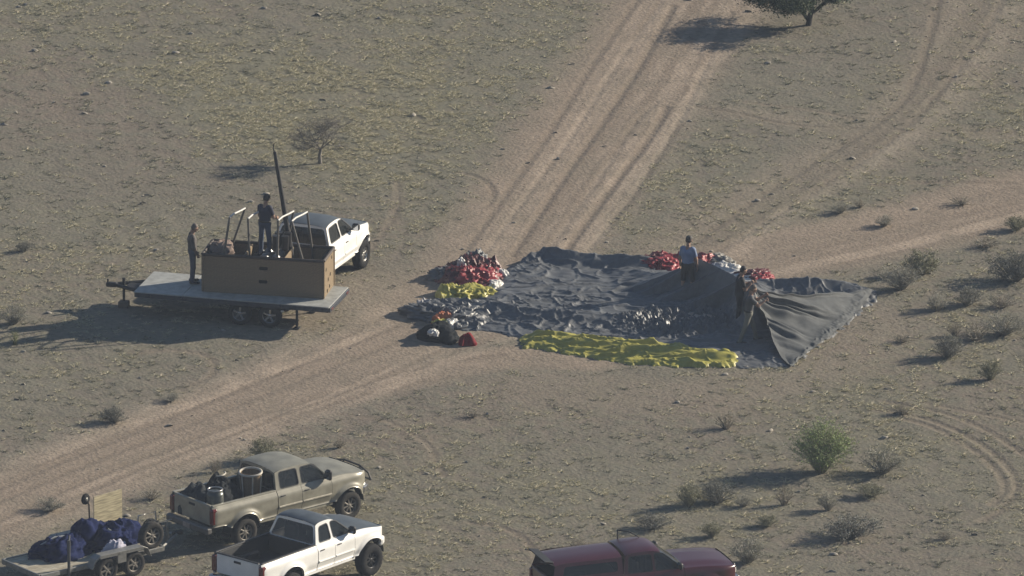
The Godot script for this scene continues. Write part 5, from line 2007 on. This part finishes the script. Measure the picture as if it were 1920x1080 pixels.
# pose: lean (forward, radians), side, head (forward tilt), turn (head turn), arms = [[upper dir, lower dir] left, right], legs the same; x forwards, z to the person's right
func person(label: String, where: Vector3, yaw: float, pose: Dictionary, c: Dictionary) -> Node3D:
	var t := thing("person", label, "person", where, yaw)
	var lean: float = pose.get("lean", 0.05)
	var sp := Vector3(sin(lean), cos(lean), pose.get("side", 0.0)).normalized()
	var pel := Vector3.ZERO
	var neck := pel + sp * 0.53
	var tilt: float = pose.get("head", 0.2) + lean
	var hd := Vector3(sin(tilt), cos(tilt), 0)
	var shirt: Color = c.shirt
	var pants: Color = c.pants
	var skin: Color = c.skin
	var b := []
	b.append([pel + Vector3(0, 0.0, -0.075), pel + Vector3(0, 0.0, 0.075), 0.126, 0.126, pants])
	for s in [-1, 1]:
		b.append([pel + sp * 0.10 + Vector3(0, 0, 0.05 * s), pel + sp * 0.36 + Vector3(0, 0, 0.075 * s), 0.124, 0.128, shirt])
		b.append([pel + sp * 0.36 + Vector3(0, 0, 0.07 * s), neck - sp * 0.04 + Vector3(0, 0, 0.14 * s), 0.12, 0.078, shirt])
	b.append([neck - sp * 0.05, neck + hd * 0.09, 0.062, 0.052, skin])
	var low := 0.0
	for k in 2:
		var s := -1.0 if k == 0 else 1.0
		var lg: Array = pose.legs[k]
		var hip := pel + Vector3(0, -0.04, 0.095 * s)
		var kn: Vector3 = hip + (lg[0] as Vector3).normalized() * 0.43
		var an: Vector3 = kn + (lg[1] as Vector3).normalized() * 0.42
		b.append([hip, kn, 0.098, 0.072, pants])
		var shin: Color = c.get("shin", pants)
		b.append([kn, an, 0.070 if shin == pants else 0.058, 0.058 if shin == pants else 0.040, shin])
		var toe: Vector3 = an + Vector3(0.19, -0.05, 0.03 * s)
		b.append([an + Vector3(-0.05, -0.045, 0), toe, 0.045, 0.036, c.shoe])
		low = minf(low, an.y - 0.09)
	var hands := []
	for k in 2:
		var s := -1.0 if k == 0 else 1.0
		var ar: Array = pose.arms[k]
		var sh := neck - sp * 0.07 + Vector3(0, 0, 0.185 * s)
		var el: Vector3 = sh + (ar[0] as Vector3).normalized() * 0.29
		var wr: Vector3 = el + (ar[1] as Vector3).normalized() * 0.25
		var cut: float = c.get("sleeve", 0.55)
		b.append([sh, sh.lerp(el, cut), 0.072, 0.064, shirt])
		if cut < 1.0:
			b.append([sh.lerp(el, cut), el, 0.052, 0.046, skin])
		b.append([el, wr, 0.047, 0.034, c.get("forearm", skin)])
		hands.append([wr, (ar[1] as Vector3).normalized(), s, el])
	var v := PackedVector3Array()
	var ix := PackedInt32Array()
	var col := PackedColorArray()
	var up := Transform3D(Basis.IDENTITY, Vector3(0, -low, 0))
	nets(b, 0.018, 0.045, v, ix, col, up)
	for h in hands:
		var dir: Vector3 = h[1]
		var fx := Vector3(1, 0, 0)
		if absf(dir.dot(fx)) > 0.85:
			fx = Vector3(0, 1, 0)
		var thumb := (fx - dir * fx.dot(dir)).normalized()
		var bs := Basis(thumb, -dir, thumb.cross(-dir))
		if bs.z.z * h[2] > 0.0:
			bs = Basis(-thumb, -dir, (-thumb).cross(-dir))
			nets(hand_bones(pose.get("curl", 0.5), skin, -1.0), 0.006, 0.006, v, ix, col, up * Transform3D(bs, h[0]))
		else:
			nets(hand_bones(pose.get("curl", 0.5), skin, 1.0), 0.006, 0.006, v, ix, col, up * Transform3D(bs, h[0]))
	# head
	var hc := neck + hd * 0.20
	var hx := hd.cross(Vector3(0, 0, 1)).normalized()
	if hx.x < 0.0:
		hx = -hx
	var turn: float = pose.get("turn", 0.0)
	var hb := Basis(hx, hd, Vector3(0, 0, 1)) * Basis(Vector3.UP, turn)
	var dark := Color(0.03, 0.025, 0.02)
	var hbones := [
		[Vector3(-0.02, 0.03, -0.012), Vector3(-0.02, 0.03, 0.012), 0.086, 0.086, skin], [Vector3(0.02, 0.0, 0), Vector3(0.035, -0.07, 0), 0.072, 0.045, skin],
		[Vector3(0.07, 0.02, 0), Vector3(0.098, -0.025, 0), 0.012, 0.017, skin], [Vector3(0.075, 0.035, -0.03), Vector3(0.075, 0.035, 0.03), 0.014, 0.014, skin],
		[Vector3(-0.005, 0.015, -0.09), Vector3(-0.012, -0.025, -0.088), 0.018, 0.013, skin], [Vector3(-0.005, 0.015, 0.09), Vector3(-0.012, -0.025, 0.088), 0.018, 0.013, skin],
		[Vector3(0.07, -0.055, -0.018), Vector3(0.07, -0.055, 0.018), 0.011, 0.011, Color(skin.r * 0.7, skin.g * 0.5, skin.b * 0.5)],
		[Vector3(0.079, 0.012, -0.034), Vector3(0.08, 0.012, -0.032), 0.011, 0.011, dark], [Vector3(0.079, 0.012, 0.034), Vector3(0.08, 0.012, 0.032), 0.011, 0.011, dark],
		[Vector3(-0.02, -0.05, 0), Vector3(-0.035, -0.12, 0), 0.06, 0.052, skin],
	]
	nets(hbones, 0.009, 0.018, v, ix, col, up * Transform3D(hb, hc))
	put("body", index_mesh(v, ix, col), tint_mat("skin and cloth", 0.8), t)
	var ht := up * Transform3D(hb, hc)
	var hv := PackedVector3Array()
	var hi := PackedInt32Array()
	var hcol := PackedColorArray()
	var hair: Color = c.hair
	nets([[Vector3(-0.03, 0.055, -0.012), Vector3(-0.03, 0.055, 0.012), 0.088, 0.088, hair], [Vector3(-0.045, 0.0, -0.02), Vector3(-0.045, 0.0, 0.02), 0.076, 0.076, hair]], 0.009, 0.02, hv, hi, hcol, ht)
	put("hair", index_mesh(hv, hi, hcol), tint_mat("hair", 0.7), t)
	if c.has("cap"):
		var st := new_st()
		lathe(st, [Vector2(0.104, 0.045), Vector2(0.104, 0.075), Vector2(0.094, 0.115), Vector2(0.065, 0.145), Vector2(0.0, 0.158)], 20, ht * Transform3D(Basis(Vector3.RIGHT, -PI / 2), Vector3(-0.018, 0, 0)))
		var cap: Color = c.cap
		var cm := mat("cap %s" % cap.to_html(), cap.r, cap.g, cap.b, 0.75)
		var co := obj("cap", st, cm, t)
		st = new_st()
		sheet(st, 6, 8, func(u, w):
			var a := lerpf(-1.1, 1.1, w)
			var r := lerpf(0.098, 0.165, u)
			return ht * Vector3(cos(a) * r - 0.018, 0.05 - u * 0.02 - 0.02 * a * a * u, sin(a) * minf(r, 0.105)), Vector3.UP)
		obj("peak", st, cm, co)
	if c.has("belt"):
		var st := new_st()
		lathe(st, [Vector2(0.138, 0.03), Vector2(0.146, 0.045), Vector2(0.146, 0.075), Vector2(0.136, 0.09)], 24, up * Transform3D(Basis(Vector3.RIGHT, -PI / 2) * Basis.from_scale(Vector3(0.95, 1.45, 1.0)), Vector3.ZERO))
		obj("belt", st, mat("belt", 0.02, 0.018, 0.016, 0.6), t)
	return t


func make_people() -> void:
	var skin := Color(0.30, 0.19, 0.14)
	# on the trailer deck, looking down at the basket
	var p := at(361, 530, DECK)
	person("man in a dark top and jeans standing on the flatbed trailer, left of the basket", Vector3(p.x, DECK, p.z), 0.15,
		{"lean": -0.02, "head": 0.5, "curl": 0.7, "arms": [[Vector3(0.10, -1, -0.08), Vector3(0.45, -1, 0.15)], [Vector3(0.12, -1, 0.08), Vector3(0.42, -1, -0.10)]], "legs": [[Vector3(0.06, -1, -0.05), Vector3(-0.08, -1, -0.02)], [Vector3(0.02, -1, 0.06), Vector3(-0.06, -1, 0.02)]]},
		{"shirt": Color(0.075, 0.068, 0.066), "pants": Color(0.045, 0.058, 0.09), "shoe": Color(0.03, 0.028, 0.026), "skin": skin, "hair": Color(0.12, 0.10, 0.085), "sleeve": 1.0, "forearm": Color(0.12, 0.085, 0.065)})
	# standing high in the basket at the burner
	var q := basket_pose * Vector3(-0.14, 0.99, -0.18)
	person("man in a navy T-shirt, cap and jeans standing up in the balloon basket", q, 1.05,
		{"lean": 0.05, "head": 0.45, "curl": 0.9, "arms": [[Vector3(0.25, -1, -0.18), Vector3(0.95, -0.25, 0.1)], [Vector3(0.30, -1, 0.20), Vector3(0.98, -0.35, -0.1)]], "legs": [[Vector3(0.05, -1, -0.08), Vector3(-0.04, -1, 0.0)], [Vector3(0.05, -1, 0.10), Vector3(-0.04, -1, 0.02)]]},
		{"shirt": Color(0.022, 0.027, 0.05), "pants": Color(0.038, 0.055, 0.105), "shoe": Color(0.2, 0.2, 0.2), "skin": skin, "hair": Color(0.03, 0.022, 0.018), "cap": Color(0.03, 0.028, 0.03), "belt": true})
	# blue shirt and shorts, back to us
	p = at(1289, 556)
	person("man in light blue T-shirt, shorts and cap standing on the dark fabric", Vector3(p.x, 0.02, p.z), 1.15,
		{"lean": 0.06, "head": 0.35, "curl": 0.6, "arms": [[Vector3(0.05, -1, -0.25), Vector3(0.15, -1, -0.05)], [Vector3(0.10, -1, 0.25), Vector3(0.15, -1, 0.08)]], "legs": [[Vector3(0.08, -1, -0.14), Vector3(-0.10, -1, -0.05)], [Vector3(0.02, -1, 0.14), Vector3(-0.06, -1, 0.05)]]},
		{"shirt": Color(0.17, 0.22, 0.34), "pants": Color(0.055, 0.052, 0.05), "shin": skin, "shoe": Color(0.05, 0.05, 0.05), "skin": skin, "hair": Color(0.04, 0.03, 0.025), "cap": Color(0.10, 0.095, 0.085)})
	# two lifting the fabric
	p = at(1386, 610)
	person("dark-haired person bending an arm, half hidden behind the olive-trousered one", Vector3(p.x, 0.0, p.z), 0.2,
		{"lean": 0.10, "head": 0.3, "curl": 1.2, "arms": [[Vector3(0.55, -0.8, -0.15), Vector3(0.9, 0.25, 0.2)], [Vector3(0.30, -1, 0.15), Vector3(0.7, 0.7, -0.1)]], "legs": [[Vector3(0.1, -1, -0.1), Vector3(-0.05, -1, 0)], [Vector3(-0.1, -1, 0.1), Vector3(-0.15, -1, 0.02)]]},
		{"shirt": Color(0.016, 0.017, 0.02), "pants": Color(0.03, 0.032, 0.036), "shoe": Color(0.03, 0.03, 0.03), "skin": skin, "hair": Color(0.018, 0.014, 0.012)})
	p = at(1403, 642)
	person("person in dark shirt and olive trousers, legs apart, pulling up the fabric", Vector3(p.x, 0.0, p.z), 0.12,
		{"lean": 0.12, "head": 0.35, "curl": 1.3, "arms": [[Vector3(0.8, -0.45, -0.1), Vector3(0.75, 0.55, 0.2)], [Vector3(0.75, -0.7, 0.1), Vector3(0.80, 0.50, -0.2)]], "legs": [[Vector3(0.42, -1, -0.12), Vector3(0.22, -1, -0.05)], [Vector3(-0.30, -1, 0.12), Vector3(-0.42, -1, 0.05)]]},
		{"shirt": Color(0.065, 0.067, 0.078), "pants": Color(0.16, 0.16, 0.135), "shoe": Color(0.06, 0.055, 0.05), "skin": skin, "hair": Color(0.10, 0.08, 0.065), "belt": true})
